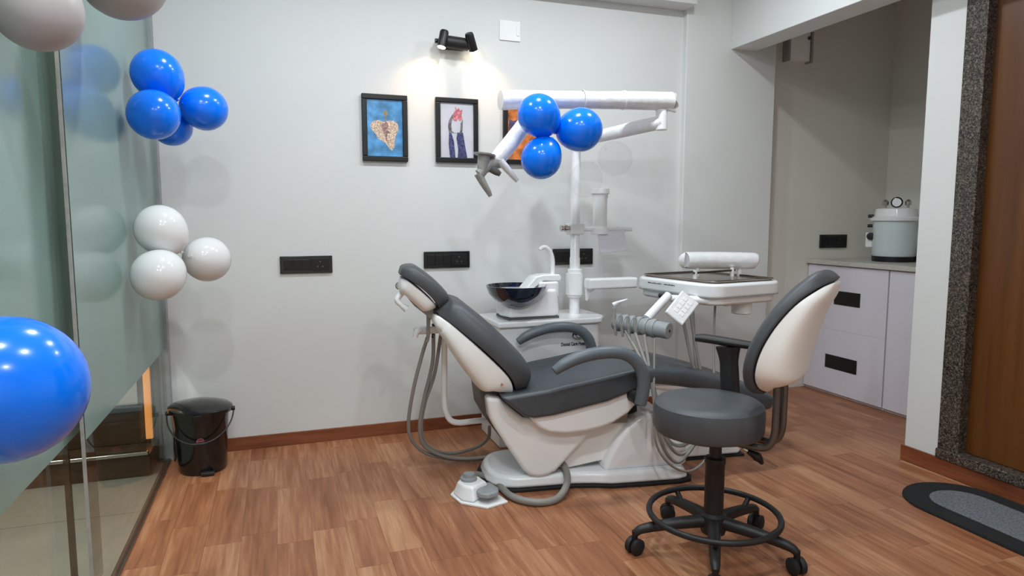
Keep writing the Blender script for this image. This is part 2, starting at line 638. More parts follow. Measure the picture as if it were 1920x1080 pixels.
# granite door surround and wooden door
dr = struct('door_1', B((PIL_X + 0.045, PIL_X + 0.085, 1.22, 2.14, 0.125, 2.5)), 'door_wood', 'brown wood-grain door in a speckled granite frame')
g = obj('door_frame', B((PIL_X - 0.006, PIL_X + 0.12, 2.135, 2.235, 0.075, 2.6)), 'granite', dr, bevel=0.004)
g = obj('door_frame', B((PIL_X - 0.006, PIL_X + 0.12, 1.12, 1.22, 0.075, 2.6)), 'granite', dr, bevel=0.004)
g = obj('door_frame', B((PIL_X - 0.006, PIL_X + 0.12, 1.22, 2.135, 2.5, 2.6)), 'granite', dr, bevel=0.004)
g = obj('door_sill', B((PIL_X - 0.02, PIL_X + 0.12, 1.12, 2.2345, 0.075, 0.122)), 'granite', dr, bevel=0.006, label='raised speckled granite door sill')

# ------------------------------------------------------------------ glass partition and the reception beyond it
FILM_Z = 0.565
pt = thing('glass_partition', 'frosted glass partition on the left with a clear strip at the bottom', 'glass partition', (WX0, 2.2, 0))
pane = obj('glass_pane', B((-0.555, -0.545, 2.17, 3.63, 0.012, CEIL)), 'clear_glass', pt, world=True, smooth=False)
obj('frosted_film', B((-0.5445, -0.5435, 2.175, 3.605, FILM_Z, CEIL)), 'frost', pane, world=True, smooth=False)
obj('edge_strip', B((-0.5545, -0.5455, 2.165, 2.17, 0.012, CEIL)), 'grey_handle', pt, world=True, smooth=False)
pane2 = obj('glass_pane', B((-0.605, -0.595, 0.2, 2.48, 0.012, CEIL)), 'clear_glass', pt, world=True, smooth=False)
obj('frosted_film', B((-0.5945, -0.5935, 0.2, 2.475, FILM_Z - 0.01, CEIL)), 'frost', pane2, world=True, smooth=False)
obj('edge_strip', B((-0.622, -0.608, 2.235, 2.255, 0.012, CEIL)), 'dark_wood', pt, world=True, smooth=False)
obj('wall_channel', B((-0.572, -0.528, 3.605, 3.66, 0, CEIL)), 'grey_mid', pt, world=True, bevel=0.002)
obj('floor_channel', B((-0.558, -0.542, 0.2, 3.605, 0.0, 0.012)), 'pipe_grey', pt, world=True, bevel=0.002)

tf = struct('floor_reception', B((-3.2, WX0 - 0.016, REAR, WALL_Y, -0.06, -0.004)), 'grout', 'grey tiled floor of the reception beyond the glass')
tm = None
for i in range(4):
    for j in range(6):
        x1 = WX0 - 0.02 - i * 0.6
        y1 = WALL_Y - 0.06 - j * 0.6
        if tm is None:
            o = obj('tile', B((-0.298, 0.298, -0.298, 0.298, -0.004, 0)), 'tile', tf, smooth=False)
            tm = o
        else:
            o = tm.copy()
            C.objects.link(o)
            o.parent = tf
        o.location = (x1 - 0.3, y1 - 0.3, 0)
st = thing('low_bench', 'low brown wooden step with a bright metal edge seen through the clear glass', 'bench', (-1.0, 3.45, 0))
obj('body', B((-1.7, -0.6, 3.42, WALL_Y, 0, 0.105)), 'dark_wood', st, world=True, bevel=0.004)
obj('metal_edge', B((-1.7, -0.605, 3.405, 3.43, 0.105, 0.122)), 'chrome', st, world=True, bevel=0.004)
wpn = thing('wall_panel', 'dark wooden panel with a slate ledge seen through the clear glass', 'wall panel', (-1.0, 3.62, 0.105))
obj('panel', B((-1.7, -0.61, 3.6, WALL_Y, 0.106, 0.27)), 'dark_wood', wpn, world=True, bevel=0.004)
obj('ledge', B((-1.7, -0.65, 3.58, WALL_Y, 0.27, 0.295)), 'blue_frame', wpn, world=True, bevel=0.004)
wv = thing('notice_frame', 'pale framed board above the dark ledge beyond the glass', 'frame', (-0.95, 3.65, 0.33))
obj('board', B((-1.3, -0.675, 3.63, 3.652, 0.296, 1.0)), 'white_plastic', wv, world=True)
obj('side_rail', B((-0.675, -0.648, 3.61, 3.655, 0.296, 1.0)), 'blue_frame', wv, world=True, bevel=0.003)
ls = thing('light_strip', 'warm orange light strip beside the partition behind the glass', 'light strip', (-0.625, 3.64, 0.13))
obj('diffuser', B((-0.642, -0.612, 3.575, 3.595, 0.13, 0.62)), 'strip_on', ls, world=True, bevel=0.004)
obj('housing', B((-0.646, -0.608, 3.595, 3.655, 0.128, 0.622)), 'alu', ls, world=True, bevel=0.003)

# ------------------------------------------------------------------ ceiling downlights
for i, (x, y) in enumerate(DOWNLIGHTS):
    row = 'behind the viewer' if y < 0.5 else ('over the middle of the room' if y < 2 else 'along the back wall')
    col = 'glass side' if x < 0.5 else ('centre' if x < 1.5 else 'door side')
    d = thing('downlight', 'round recessed ceiling downlight %s, %s' % (row, col), 'ceiling light', (x, y, CEIL), group='recessed ceiling downlights')
    obj('trim_ring', LA([(0.058, 0), (0.08, 0), (0.078, -0.008), (0.058, -0.012)], seg=28), 'white_plastic', d)
    obj('diffuser', LA([(0, -0.004), (0.057, -0.004), (0.057, 0), (0, 0)], seg=28), 'lamp_on', d)

# ------------------------------------------------------------------ cabinet, counter and things in the alcove
CX = 3.54
cab = thing('drawer_cabinet', 'pale lilac drawer cabinet with two black cut-out handles', 'cabinet', (CX, 3.42, 0))
obj('carcass', B((CX + 0.02, 4.22, 3.092, 3.755, 0.0, 0.888)), 'laminate', cab, world=True)
for z0, z1, hz in ((0.02, 0.4535, 0.232), (0.4540, 0.885, 0.674)):
    d = obj('drawer', B((CX, CX + 0.019, 3.094, 3.752, z0, z1)), 'laminate', cab, world=True, bevel=0.002)
    obj('handle', B((CX - 0.003, CX - 0.0002, 3.295, 3.508 if z0 > 0.3 else 3.56, hz - 0.046, hz + 0.046)), 'black', d, world=True, label='flat black rectangular handle')
cb2 = thing('door_cabinet', 'plain lilac cabinet door half hidden by the white wall end', 'cabinet', (CX, 2.76, 0))
obj('carcass', B((CX + 0.02, 4.22, 2.43, 3.086, 0.0, 0.888)), 'laminate', cb2, world=True)
obj('door', B((CX, CX + 0.019, 2.434, 3.084, 0.02, 0.885)), 'laminate', cb2, world=True, bevel=0.002)
tag(obj('countertop', B((CX - 0.02, 4.228, 2.425, 3.757, 0.89, 0.92)), 'stone_top', bevel=0.004), 'grey-beige stone countertop over the lilac cabinets', 'countertop')

ac = thing('autoclave', 'white pressure-cooker style steriliser with gauge on the counter', 'steriliser', (3.88, 3.36, 0.92))
obj('base', LA([(0, 0), (0.13, 0), (0.132, 0.01), (0.132, 0.035), (0, 0.035)]), 'black', ac)
obj('pot', LA([(0, 0.035), (0.128, 0.035), (0.134, 0.05), (0.134, 0.27), (0, 0.27)]), 'pale_green', ac)
lid = obj('lid', LA([(0, 0.27), (0.15, 0.27), (0.152, 0.285), (0.128, 0.3), (0.122, 0.345), (0.11, 0.352), (0, 0.352)]), 'white_plastic', ac)
vdir = Vector((-0.78, -0.62, 0)).normalized()       # dial faces the room
ga = Matrix.Translation((0.0, 0.0, 0.39)) @ vdir.to_track_quat('Z', 'Y').to_matrix().to_4x4()
obj('gauge_case', LA([(0, -0.02), (0.034, -0.02), (0.036, 0.01), (0.03, 0.014), (0, 0.014)], mtx=ga, seg=24), 'black_gloss', lid)
obj('gauge_dial', LA([(0, 0.0145), (0.027, 0.0145), (0.027, 0.016), (0, 0.016)], mtx=ga, seg=24), 'white_plastic', lid)
sdv = Vector((0.62, -0.78, 0)).normalized()
for s in (-1, 1):
    p = sdv * 0.066 * s
    bm = LA([(0, 0), (0.008, 0), (0.008, 0.018), (0.018, 0.022), (0.02, 0.045), (0.01, 0.058), (0, 0.06)], c=(p.x, p.y, 0.35), seg=16)
    obj('valve', bm, 'chrome', lid)
    for zz in (0.30, 0.235):
        a = sdv * 0.13 * s + Vector((0, 0, zz))
        b = sdv * (0.215 if s > 0 else 0.165) * s + Vector((0, 0, zz))
        obj('handle', cyl(bmesh.new(), a, b, 0.011, 12), 'black', ac, bevel=0.003)
p = -sdv * 0.14
kn = obj('control_box', B((p.x - 0.025, p.x + 0.025, p.y - 0.025, p.y + 0.025, 0.09, 0.19)), 'white_plastic', ac, bevel=0.006)
km = Matrix.Translation(p + vdir * 0.03 + Vector((0, 0, 0.165))) @ vdir.to_track_quat('Z', 'Y').to_matrix().to_4x4()
obj('dial', LA([(0, 0), (0.026, 0), (0.024, 0.016), (0, 0.018)], mtx=km, seg=20), 'black', kn)
p = sdv * 0.165
obj('rear_box', B((p.x - 0.03, p.x + 0.03, p.y - 0.03, p.y + 0.03, 0.0, 0.09)), 'black', ac, bevel=0.004)

bx = thing('junction_box', 'small beige electrical box high on the alcove wall', 'box', (3.345, ALC_Y - 0.03, 2.25))
obj('body', B((3.262, 3.43, ALC_Y - 0.05, ALC_Y, 2.26, 2.45)), 'cream_plastic', bx, world=True, bevel=0.004)
obj('side_flange', B((3.243, 3.26, ALC_Y - 0.06, ALC_Y, 2.25, 2.45)), 'grey_handle', bx, world=True, bevel=0.002)
obj('side_flange', B((3.432, 3.447, ALC_Y - 0.06, ALC_Y, 2.25, 2.45)), 'grey_handle', bx, world=True, bevel=0.002)
obj('knob', cyl(bmesh.new(), (3.415, ALC_Y - 0.05, 2.41), (3.415, ALC_Y - 0.058, 2.41), 0.012), 'grey_dark', bx, world=True)


# ------------------------------------------------------------------ switch plates on the walls
def plate(label, x0, x1, z0, z1, yw, tilt=0.0):
    cx, cz = (x0 + x1) / 2, (z0 + z1) / 2
    t = thing('switch_plate', label, 'switch plate', (cx, yw, cz), group='black switch plates')
    hw, hh = (x1 - x0) / 2, (z1 - z0) / 2
    obj('cover', B((-hw, hw, -0.012, 0, -hh, hh)), 'black_gloss', t, bevel=0.003)
    n = 4 if hw > 0.125 else 3
    xs = [-hw + 0.016 + (2 * hw - 0.032) * k / (n + 1) for k in range(n + 2)]
    for k in range(n - 1):
        obj('switch', B((xs[k] + 0.002, xs[k + 1] - 0.002, -0.016, -0.011, -hh + 0.018, hh - 0.018)), 'black', t, bevel=0.002)
    so = obj('socket', B((xs[n - 1] + 0.002, xs[n + 1] - 0.002, -0.0145, -0.011, -hh + 0.014, hh - 0.014)), 'black', t, bevel=0.002)
    sx = (xs[n - 1] + xs[n + 1]) / 2
    for dx, dz in ((0, 0.015), (-0.013, -0.011), (0.013, -0.011)):
        obj('pin_hole', cyl(bmesh.new(), (sx + dx, -0.0144, dz), (sx + dx, -0.0155, dz), 0.0045, 12), 'pipe_grey', so)


plate('long black switch plate nearest the glass partition on the back wall', 0.005, 0.268, 0.917, 1.008, WALL_Y)
plate('long black switch plate above the dental chair headrest', 0.76, 1.024, 0.927, 1.02, WALL_Y)
plate('black switch plate behind the slim white post', 1.535, 1.797, 0.928, 1.024, WALL_Y)
plate('small black socket plate above the counter in the alcove', 3.63, 3.873, 0.995, 1.09, ALC_Y)

wp = thing('blank_plate', 'square white cover plate high on the wall right of the spotlight', 'cover plate', (1.268, WALL_Y, 2.25))
obj('cover', B((1.206, 1.33, WALL_Y - 0.008, WALL_Y, 2.196, 2.305)), 'white_plastic', wp, world=True, bevel=0.003)
obj('switch', B((1.305, 1.322, WALL_Y - 0.012, WALL_Y - 0.007, 2.225, 2.275)), 'white_gloss', wp, world=True, bevel=0.002)


# ------------------------------------------------------------------ framed pictures
def picture(label, x0, x1, z0, z1, art, fw=0.027):
    y = WALL_Y
    t = thing('framed_picture', label, 'picture', ((x0 + x1) / 2, y, (z0 + z1) / 2), group='framed prints in a row on the back wall')
    for bxs in ((x0, x1, z1 - fw, z1), (x0, x1, z0, z0 + fw)):
        obj('frame_rail', B((bxs[0], bxs[1], y - 0.024, y - 0.001, bxs[2], bxs[3])), 'black', t, world=True, bevel=0.004)
    for a, b in ((x0, x0 + fw), (x1 - fw, x1)):
        obj('frame_rail', B((a, b, y - 0.0235, y - 0.001, z0 + fw, z1 - fw)), 'black', t, world=True, bevel=0.004)
    pr = obj('print', B((x0 + fw, x1 - fw, y - 0.012, y - 0.002, z0 + fw, z1 - fw)), art, t, world=True, smooth=False)
    return pr


def motif(pr, name, pts, m, x, z, s, lay=0):
    y = WALL_Y - 0.0122 - 0.0004 * lay
    obj(name, flat_poly([(x + a * s, z + b * s) for a, b in pts], y - 0.0004, y), m, pr, world=True, smooth=False)


p1 = picture('framed blue print of a tan ornamental tooth, leftmost of three', 0.438, 0.68, 1.508, 1.858, 'art_blue')
cx, cz = 0.559, 1.665
heart = [(0, .42), (.18, .5), (.4, .5), (.58, .36), (.62, .12), (.5, -.12), (.44, -.38), (.42, -.66), (.3, -.84), (.16, -.72), (0, -.5), (-.14, -.42), (-.3, -.34), (-.44, -.1), (-.6, .06), (-.66, .26), (-.54, .44), (-.3, .5), (-.14, .46)]
motif(p1, 'motif', heart, 'tooth', cx, cz, 0.118)
motif(p1, 'motif', [(-.12, .44), (.12, .46), (.2, .3), (.1, .1), (.3, -.05), (.12, -.1), (.1, -.4), (.2, -.66), (.06, -.5), (-.02, -.2), (-.14, .1), (-.22, .3)], 'tooth_dark', cx, cz, 0.1, 1)
motif(p1, 'motif', [(-.02, .5), (.04, .5), (.03, .95), (.1, 1.05), (.1, 1.2), (0, 1.32), (-.1, 1.2), (-.09, 1.05), (-.01, .95)], 'gold', cx + 0.004, cz, 0.085)
p2 = picture('framed pale print of navy and grey hands holding a pink bloom, middle of three', 0.834, 1.076, 1.512, 1.862, 'art_pale')
motif(p2, 'motif', [(-.045, -.145), (-.012, -.145), (-.016, -.1), (-.02, -.05), (-.035, 0), (-.05, 0), (-.053, -.06)], 'art_navy', 0.957, 1.672, 0.95)
motif(p2, 'motif', [(.0, -.145), (.06, -.145), (.048, -.08), (.034, .005), (.0, .005), (-.006, -.03), (.004, -.09)], 'art_navy', 0.957, 1.672, 0.95)
arc = [(-.05, 0), (-.056, .04), (-.05, .07), (-.034, .1), (-.02, .115), (-.012, .1), (-.03, .078), (-.036, .05), (-.034, .015), (-.02, .002), (.012, .002), (.018, .02), (.02, .06), (.034, .08), (.032, .03), (.028, 0)]
motif(p2, 'motif', arc, 'art_grey', 0.957, 1.672, 0.95, 1)
motif(p2, 'motif', [(-.024, .075), (-.026, .105), (-.014, .13), (-.012, .155), (0, .135), (.01, .148), (.016, .13), (.032, .14), (.026, .1), (.032, .08), (.014, .07), (.004, .085), (-.006, .068)], 'art_pink', 0.957, 1.672, 0.95, 2)
p3 = picture('framed orange and violet print mostly hidden behind the blue balloons', 1.224, 1.466, 1.512, 1.864, 'art_orange')
motif(p3, 'motif', [(-.085, -.03), (-.04, .0), (.085, -.02), (.085, .06), (.0, .075), (-.06, .055), (-.085, .065)], 'art_violet', 1.345, 1.7, 1)

# ------------------------------------------------------------------ twin wall spotlight
sp = thing('wall_spotlight', 'black twin-head spotlight bar on the wall above the pictures', 'wall light', (0.94, WALL_Y, 2.14))
obj('mount_plate', B((0.89, 0.995, WALL_Y - 0.02, WALL_Y, 2.118, 2.162)), 'black', sp, world=True, bevel=0.003)
obj('bar', cyl(bmesh.new(), (0.872, 3.6, 2.147), (1.01, 3.6, 2.14), 0.033, 24), 'black_soft', sp, world=True, bevel=0.004)
obj('end_knob', cyl(bmesh.new(), (0.826, 3.6, 2.146), (0.87, 3.6, 2.146), 0.012, 14), 'black', sp, world=True)
for (a, b, aim) in (((0.872, 3.57, 2.195), (0.853, 3.566, 2.108), (0.757, 3.66, 1.92)), ((0.998, 3.55, 2.188), (1.036, 3.588, 2.108), (1.115, 3.66, 1.94))):
    a, b = Vector(a), Vector(b)
    h = obj('head', tube(bmesh.new(), [a, a + (b - a) * 0.12, b], [0.02, 0.024, 0.024], 24, curve=False), 'black', sp, world=True, bevel=0.002)
    dn = (b - a).normalized()
    obj('lens', cyl(bmesh.new(), b + dn * 0.0005, b + dn * 0.003, 0.021, 24), 'spot_on', h, world=True)
    L = lamp('spotlight_lamp', 'SPOT', b + dn * 0.012, 5.5, (1.0, 0.57, 0.31), 0.016, cone=math.radians(88), blend=1.0)
    L.rotation_euler = (Vector(aim) - b).to_track_quat('-Z', 'Y').to_euler()


# ------------------------------------------------------------------ balloons
def balloon(label, c, r, m, toward, group, cat='balloon'):
    """c centre, r radius, toward = point the knot turns to"""
    c = Vector(c)
    d = (Vector(toward) - c).normalized()
    q = Matrix.Translation(c) @ d.to_track_quat('-Z', 'Y').to_matrix().to_4x4()
    t = thing('balloon', label, 'balloon', c, group=group)
    prof = []
    n = 22
    for i in range(n + 1):
        a = -PI / 2 + PI * i / n
        z = math.sin(a)
        rr = math.cos(a)
        if z < 0:
            z *= 1.13
            rr *= 1 - 0.06 * (-z)
        prof.append((max(0.0, rr) * r, z * r * 1.02))
    obj('body', LA(prof, seg=40, mtx=q), m, t, world=True)
    obj('knot', LA([(0, -1.23 * r), (0.09 * r, -1.22 * r), (0.05 * r, -1.17 * r), (0.06 * r, -1.12 * r), (0, -1.1 * r)], seg=14, mtx=q), m, t, world=True)
    return t


gb = 'blue balloons by the glass partition'
ctr = (-0.36, 3.05, 1.67)
balloon('glossy blue balloon at the top of the cluster on the glass partition', (-0.430, 3.03, 1.77), 0.0965, 'blue_balloon', ctr, gb)
balloon('darker blue balloon at the front left of the cluster on the glass partition', (-0.431, 2.90, 1.596), 0.0935, 'blue_balloon', ctr, gb)
balloon('blue balloon at the right of the cluster on the glass partition', (-0.272, 3.13, 1.662), 0.091, 'blue_balloon', ctr, gb)
balloon('blue balloon peeking from below and behind the cluster on the glass partition', (-0.412, 3.22, 1.596), 0.084, 'blue_balloon', ctr, gb)
gw = 'white balloons by the glass partition'
ctr = (-0.36, 2.96, 1.06)
balloon('white balloon at the top of the white trio by the glass', (-0.435, 2.95, 1.158), 0.0965, 'white_balloon', ctr, gw)
balloon('white balloon at the lower left of the white trio by the glass', (-0.434, 2.83, 0.988), 0.0965, 'white_balloon', ctr, gw)
balloon('white balloon at the right of the white trio by the glass', (-0.286, 3.09, 1.031), 0.0945, 'white_balloon', ctr, gw)
balloon('large near blue balloon cut by the left edge of the photo', (-0.448, 1.33, 0.913), 0.125, 'blue_balloon', (-0.57, 1.2, 0.98), 'near blue balloon')
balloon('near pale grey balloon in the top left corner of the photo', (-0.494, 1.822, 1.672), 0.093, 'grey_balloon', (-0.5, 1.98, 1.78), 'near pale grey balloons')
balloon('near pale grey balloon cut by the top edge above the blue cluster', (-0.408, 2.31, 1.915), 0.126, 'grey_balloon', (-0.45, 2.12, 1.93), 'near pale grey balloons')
gc = 'blue balloons tied to the lamp arm'
ctr = (1.22, 2.88, 1.595)
balloon('upper blue balloon tied to the lamp arm over the dental chair', (1.129, 2.86, 1.666), 0.0955, 'blue_balloon', ctr, gc)
balloon('right-hand blue balloon tied to the lamp arm over the dental chair', (1.336, 2.86, 1.611), 0.101, 'blue_balloon', ctr, gc)
balloon('lower blue balloon tied to the lamp arm over the dental chair', (1.143, 2.86, 1.475), 0.093, 'blue_balloon', ctr, gc)
gd = 'clear balloons behind the lamp arm'
balloon('clear balloon right of the blue trio', (1.70, 3.2, 1.517), 0.09, 'clear_balloon', (1.58, 3.13, 1.58), gd)
balloon('clear balloon below the blue trio', (1.56, 3.27, 1.405), 0.09, 'clear_balloon', (1.60, 3.2, 1.56), gd)

# ------------------------------------------------------------------ pedal bin
bn = thing('pedal_bin', 'black plastic pedal bin with lid and wire handle beside the glass partition', 'bin', (-0.378, 3.44, 0))
obj('bucket', LA([(0, 0), (0.104, 0), (0.108, 0.01), (0.111, 0.09), (0.122, 0.25), (0.128, 0.30), (0, 0.30)], seg=40), 'black_gloss', bn)
lm = Matrix.Translation((0, 0.0, 0.30)) @ Matrix.Rotation(math.radians(3), 4, 'Y')
ld = obj('lid', LA([(0.130, -0.012), (0.142, -0.008), (0.143, 0.008), (0.13, 0.018), (0.08, 0.032), (0.03, 0.038), (0, 0.039)], seg=40, mtx=lm), 'black_gloss', bn)
obj('lid_clip', B((-0.022, 0.022, -0.15, -0.132, 0.27, 0.302)), 'black', ld, bevel=0.004)
hp = [(-0.147 * math.cos(a), -0.15 * math.sin(a) * 0.95, 0.285 - 0.12 * math.sin(a)) for a in [PI * k / 12 for k in range(13)]]
obj('handle', T(hp, 0.0035, 8, 3), 'black', bn)
for s in (-1, 1):
    obj('handle_pivot', cyl(bmesh.new(), (s * 0.125, 0, 0.285), (s * 0.152, 0, 0.285), 0.011, 12), 'black', bn)
obj('grip', cyl(bmesh.new(), (-0.028, -0.143, 0.166), (0.028, -0.143, 0.166), 0.007, 12), 'black_soft', bn)
fm = Matrix.Translation((0.005, -0.118, 0.172)) @ Matrix.Rotation(math.radians(94), 4, 'X')
em = obj('emblem', LA([(0.010, 0), (0.0135, 0), (0.0135, 0.002), (0.010, 0.002), (0.010, 0)], seg=24, mtx=fm, sx=1.25), 'red_mark', bn, label='small reddish oval emblem')
obj('emblem_bar', B((-0.012, 0.02, -0.1225, -0.1195, 0.170, 0.174)), 'red_mark', em)
obj('pedal', B((0.0, 0.06, -0.128, -0.1, 0.006, 0.02)), 'black_soft', bn, bevel=0.004)
ca = T([(-0.522, 3.60, 0.24), (-0.518, 3.6, 0.16), (-0.522, 3.595, 0.07), (-0.515, 3.58, 0.03), (-0.52, 3.57, 0.006)], 0.004, 8)
tag(obj('cable', ca, 'black_soft'), 'thin black cable hanging between the bin and the glass', 'cable')

# ------------------------------------------------------------------ dental chair (local: u towards the feet, v towards the wall)
ch = thing('dental_chair', 'reclined dental chair with charcoal grey cushions and white shell', 'dental chair', (1.07, 2.85, 0), math.radians(-7))
near = [(-.215, -.02), (-.212, -.08), (-.19, -.135), (-.15, -.175), (-.09, -.195), (.05, -.197), (.18, -.2), (.26, -.215), (.34, -.238), (.5, -.247), (.66, -.25), (.71, -.235), (.73, -.2)]
outl = near + [(u, -v) for u, v in near[::-1]]
grow = lambda k: [(.26 + (u - .26) * (1 + k * .6), v * (1 + k)) for u, v in outl]
bp = obj('base_plate', plan_prism(outl, 0.013, 0.066, 0.05), 'white_gloss', ch, bevel=0.018, seg=4, angle=25)
obj('rubber_skirt', plan_prism(grow(0.035), 0.0, 0.015), 'rubber', bp, bevel=0.004)
obj('front_block', side_prism([(.55, .011), (1.12, .011), (1.135, .05), (1.13, .13), (1.09, .16), (.55, .2)], .01, .3), 'white_gloss', ch, bevel=0.015)
obj('block_skirt', B((.6, 1.142, .003, .31, 0, .011)), 'rubber', ch)
obj('front_cover', side_prism([(.31, .06), (.325, .11), (.35, .16), (.38, .21), (.42, .257), (.47, .297), (.52, .315), (.58, .315), (.64, .295), (.69, .24), (.72, .14), (.725, .06)], .2), 'white_gloss', ch, bevel=0.025, seg=4)
obj('lift_arm', side_prism([(.04, .11), (.14, .07), (.36, .1), (.46, .17), (.5, .275), (.45, .285), (.24, .255), (.05, .25)], .15), 'cream_plastic', ch, bevel=0.012)
body = [(-.226, .44), (-.165, .43), (-.06, .335), (.0, .327), (.12, .31), (.25, .262), (.216, .206), (.17, .162), (.13, .12), (.09, .08), (.05, .062), (.008, .058), (-.03, .068), (-.06, .095), (-.137, .215), (-.19, .3), (-.215, .35)]
obj('body', side_prism(body, .2), 'white_plastic', ch, bevel=0.022, seg=4)
obj('rear_panel', side_prism([(-.243, .455), (-.17, .45), (-.155, .432), (-.2, .395), (-.203, .335), (-.11, .205), (-.125, .195), (-.228, .34)], .135), 'grey_dark', ch, bevel=0.006)
obj('rear_vent', side_prism([(-.2, .345), (-.195, .35), (-.1, .225), (-.108, .215)], .138), 'black', ch)
obj('mechanism', B((.36, .44, -.16, .16, .27, .4)), 'alu', ch, bevel=0.004)
obj('mechanism_slot', B((.435, .5, -.12, .12, .3, .335)), 'black', ch)
shell = [(-.05, .365), (-.03, .33), (.0, .3), (.042, .278), (.114, .266), (.211, .271), (.28, .283), (.335, .3), (.409, .342), (.452, .39), (.462, .44), (.44, .47), (.3, .43), (.15, .4)]
obj('seat_shell', side_prism(shell, .25), 'white_plastic', ch, bevel=0.018, seg=4)
seat = [(-.175, .452), (-.15, .425), (-.075, .362), (-.03, .351), (.06, .358), (.15, .376), (.3, .405), (.42, .445), (.465, .475), (.48, .515), (.47, .548), (.45, .55), (.348, .53), (.219, .507), (.1, .488), (.035, .475), (-.08, .462)]
obj('seat', side_prism(seat, .272), 'grey_seat', ch, bevel=0.03, seg=5, angle=40)
obj('legrest', slab([(.45, .5, .26), (.55, .497, .25), (.72, .468, .225), (.95, .4, .205), (1.12, .335, .195), (1.19, .305, .18)], .048, .04, ex=.35, ey=.45, ends=(.5, 1.2)), 'grey_seat', ch)
obj('legrest_shell', slab([(.5, .465, .22), (.72, .425, .2), (.95, .358, .18), (1.1, .3, .165)], .01, .035, ex=.4, ey=.6), 'white_plastic', ch)
backp = [(-.425, .80, .125), (-.40, .785, .16), (-.37, .765, .19), (-.26, .672, .232), (-.16, .575, .245), (-.115, .518, .24), (-.095, .468, .222), (-.092, .44, .19)]
bk = obj('backrest', slab(backp, .098, .006, ex=.42, ey=.5, ends=(.75, .8)), 'grey_pad', ch)
bsh = [(-.435, .785, .13, .03), (-.40, .765, .165, .045), (-.37, .745, .19, .06), (-.27, .655, .225, .1), (-.17, .557, .235, .122), (-.13, .505, .228, .105), (-.118, .46, .21, .07), (-.125, .43, .18, .03)]
bs = obj('backrest_shell', slab(bsh, .012, .07, ex=.3, ey=.5, ends=(.25, .25)), 'cream_plastic', ch)
obj('screw', cyl(bmesh.new(), (-.165, -.229, .50), (-.165, -.238, .50), .006, 10), 'chrome', bs)
headp = [(-.578, .962, .09), (-.56, .958, .11), (-.519, .932, .122), (-.47, .893, .125), (-.43, .851, .122), (-.41, .82, .11), (-.407, .808, .09)]
hr = obj('headrest', slab(headp, .062, .004, ex=.42, ey=.5, ends=(.7, .7)), 'grey_pad', ch)
obj('headrest_shell', slab([(-.572, .945, .09), (-.545, .93, .105), (-.5, .893, .11), (-.45, .845, .108), (-.425, .815, .09)], .01, .055, ex=.42, ey=.65, ends=(.6, .6)), 'cream_plastic', hr)
hb = obj('headrest_bracket', side_prism([(-.582, .905), (-.568, .918), (-.50, .852), (-.40, .80), (-.40, .765), (-.445, .762), (-.515, .82)], .034), 'grey_handle', ch, bevel=0.006)
obj('knob', LA([(0, -.075), (.016, -.075), (.018, -.05), (.01, -.04), (.008, .06), (0, .06)], seg=16, mtx=Matrix.Translation((-.575, -.0, .903)) @ Matrix.Rotation(PI / 2, 4, 'X')), 'chrome', hb)
obj('lever', T([(-.565, -.03, .885), (-.59, -.045, .852), (-.572, -.05, .828), (-.55, -.05, .81)], [.015, .013, .011, .016], 10), 'wrap', hb)
obj('knob', LA([(0, -.05), (.013, -.05), (.014, -.03), (.007, -.02), (.007, .04), (0, .04)], seg=16, mtx=Matrix.Translation((-.485, -.01, .826)) @ Matrix.Rotation(PI / 2, 4, 'X')), 'chrome', hb)
obj('joint', cyl(bmesh.new(), (-.415, -.07, .795), (-.415, .07, .795), .018, 16), 'black', hb)


def armrest(v, name='armrest'):
    pts = [(.035, .57), (.075, .596), (.13, .62), (.21, .638), (.30, .64), (.365, .622), (.415, .575), (.435, .51), (.43, .45), (.42, .405)]
    a = obj(name, T([(u, v, z) for u, z in pts], [.019, .025, .027, .027, .027, .027, .028, .028, .028, .026], 16, 5), 'grey_arm', ch, bevel=0.006)
    s = 1 if v > 0 else -1
    obj('pivot', cyl(bmesh.new(), (.425, v - s * .015, .425), (.425, v - s * .11, .425), .03, 20), 'rubber', a, bevel=0.004)


armrest(-.34)
armrest(.34)

# assistant's holder on the side of the chair: bent white tube, hand pieces and hoses (world coordinates)
tb = obj('holder_tube', T([(0.95, 3.0, .236), (.85, 3.0, .236), (.785, 3.0, .236), (.745, 3.0, .25), (.722, 3.0, .29), (.714, 3.0, .35), (.715, 3.0, .5), (.717, 3.0, .70)], .014, 14, 4), 'white_plastic', ch, world=True)
hd = obj('instrument_holder', B((.575, .72, 2.97, 3.03, .675, .71)), 'wrap', ch, world=True, bevel=0.012)
obj('hook', T([(.60, 2.97, .7), (.575, 2.95, .69), (.57, 2.95, .67)], .013, 10), 'wrap', hd, world=True)
for (x, y, z0, z1, m_) in ((.632, 2.965, .64, .775, 'grey_handle'), (.663, 2.99, .655, .72, 'black'), (.70, 3.0, .66, .715, 'white_plastic')):
    hpz = obj('hand_piece', tube(bmesh.new(), [(x - .004, y, z0), (x, y, z0 + .03), (x + .001, y, (z0 + z1) / 2), (x + .004, y, z1 - .01), (x + .004, y, z1)], [.006, .009, .008, .011, .012], 12), m_, ch, world=True)
H1 = [(0.628, 2.965, 0.66), (0.607, 3.0, 0.565), (0.569, 3.01, 0.414), (0.548, 3.03, 0.258), (0.565, 3.05, 0.160), (0.642, 3.08, 0.075), (0.779, 3.1, 0.022), (0.910, 3.08, 0.014), (1.04, 3.05, 0.03)]
H2 = [(0.663, 2.99, 0.670), (0.663, 3.02, 0.531), (0.623, 3.02, 0.369), (0.602, 3.04, 0.224), (0.626, 3.06, 0.124), (0.721, 3.08, 0.053), (0.852, 3.07, 0.027), (1.019, 3.03, 0.04)]
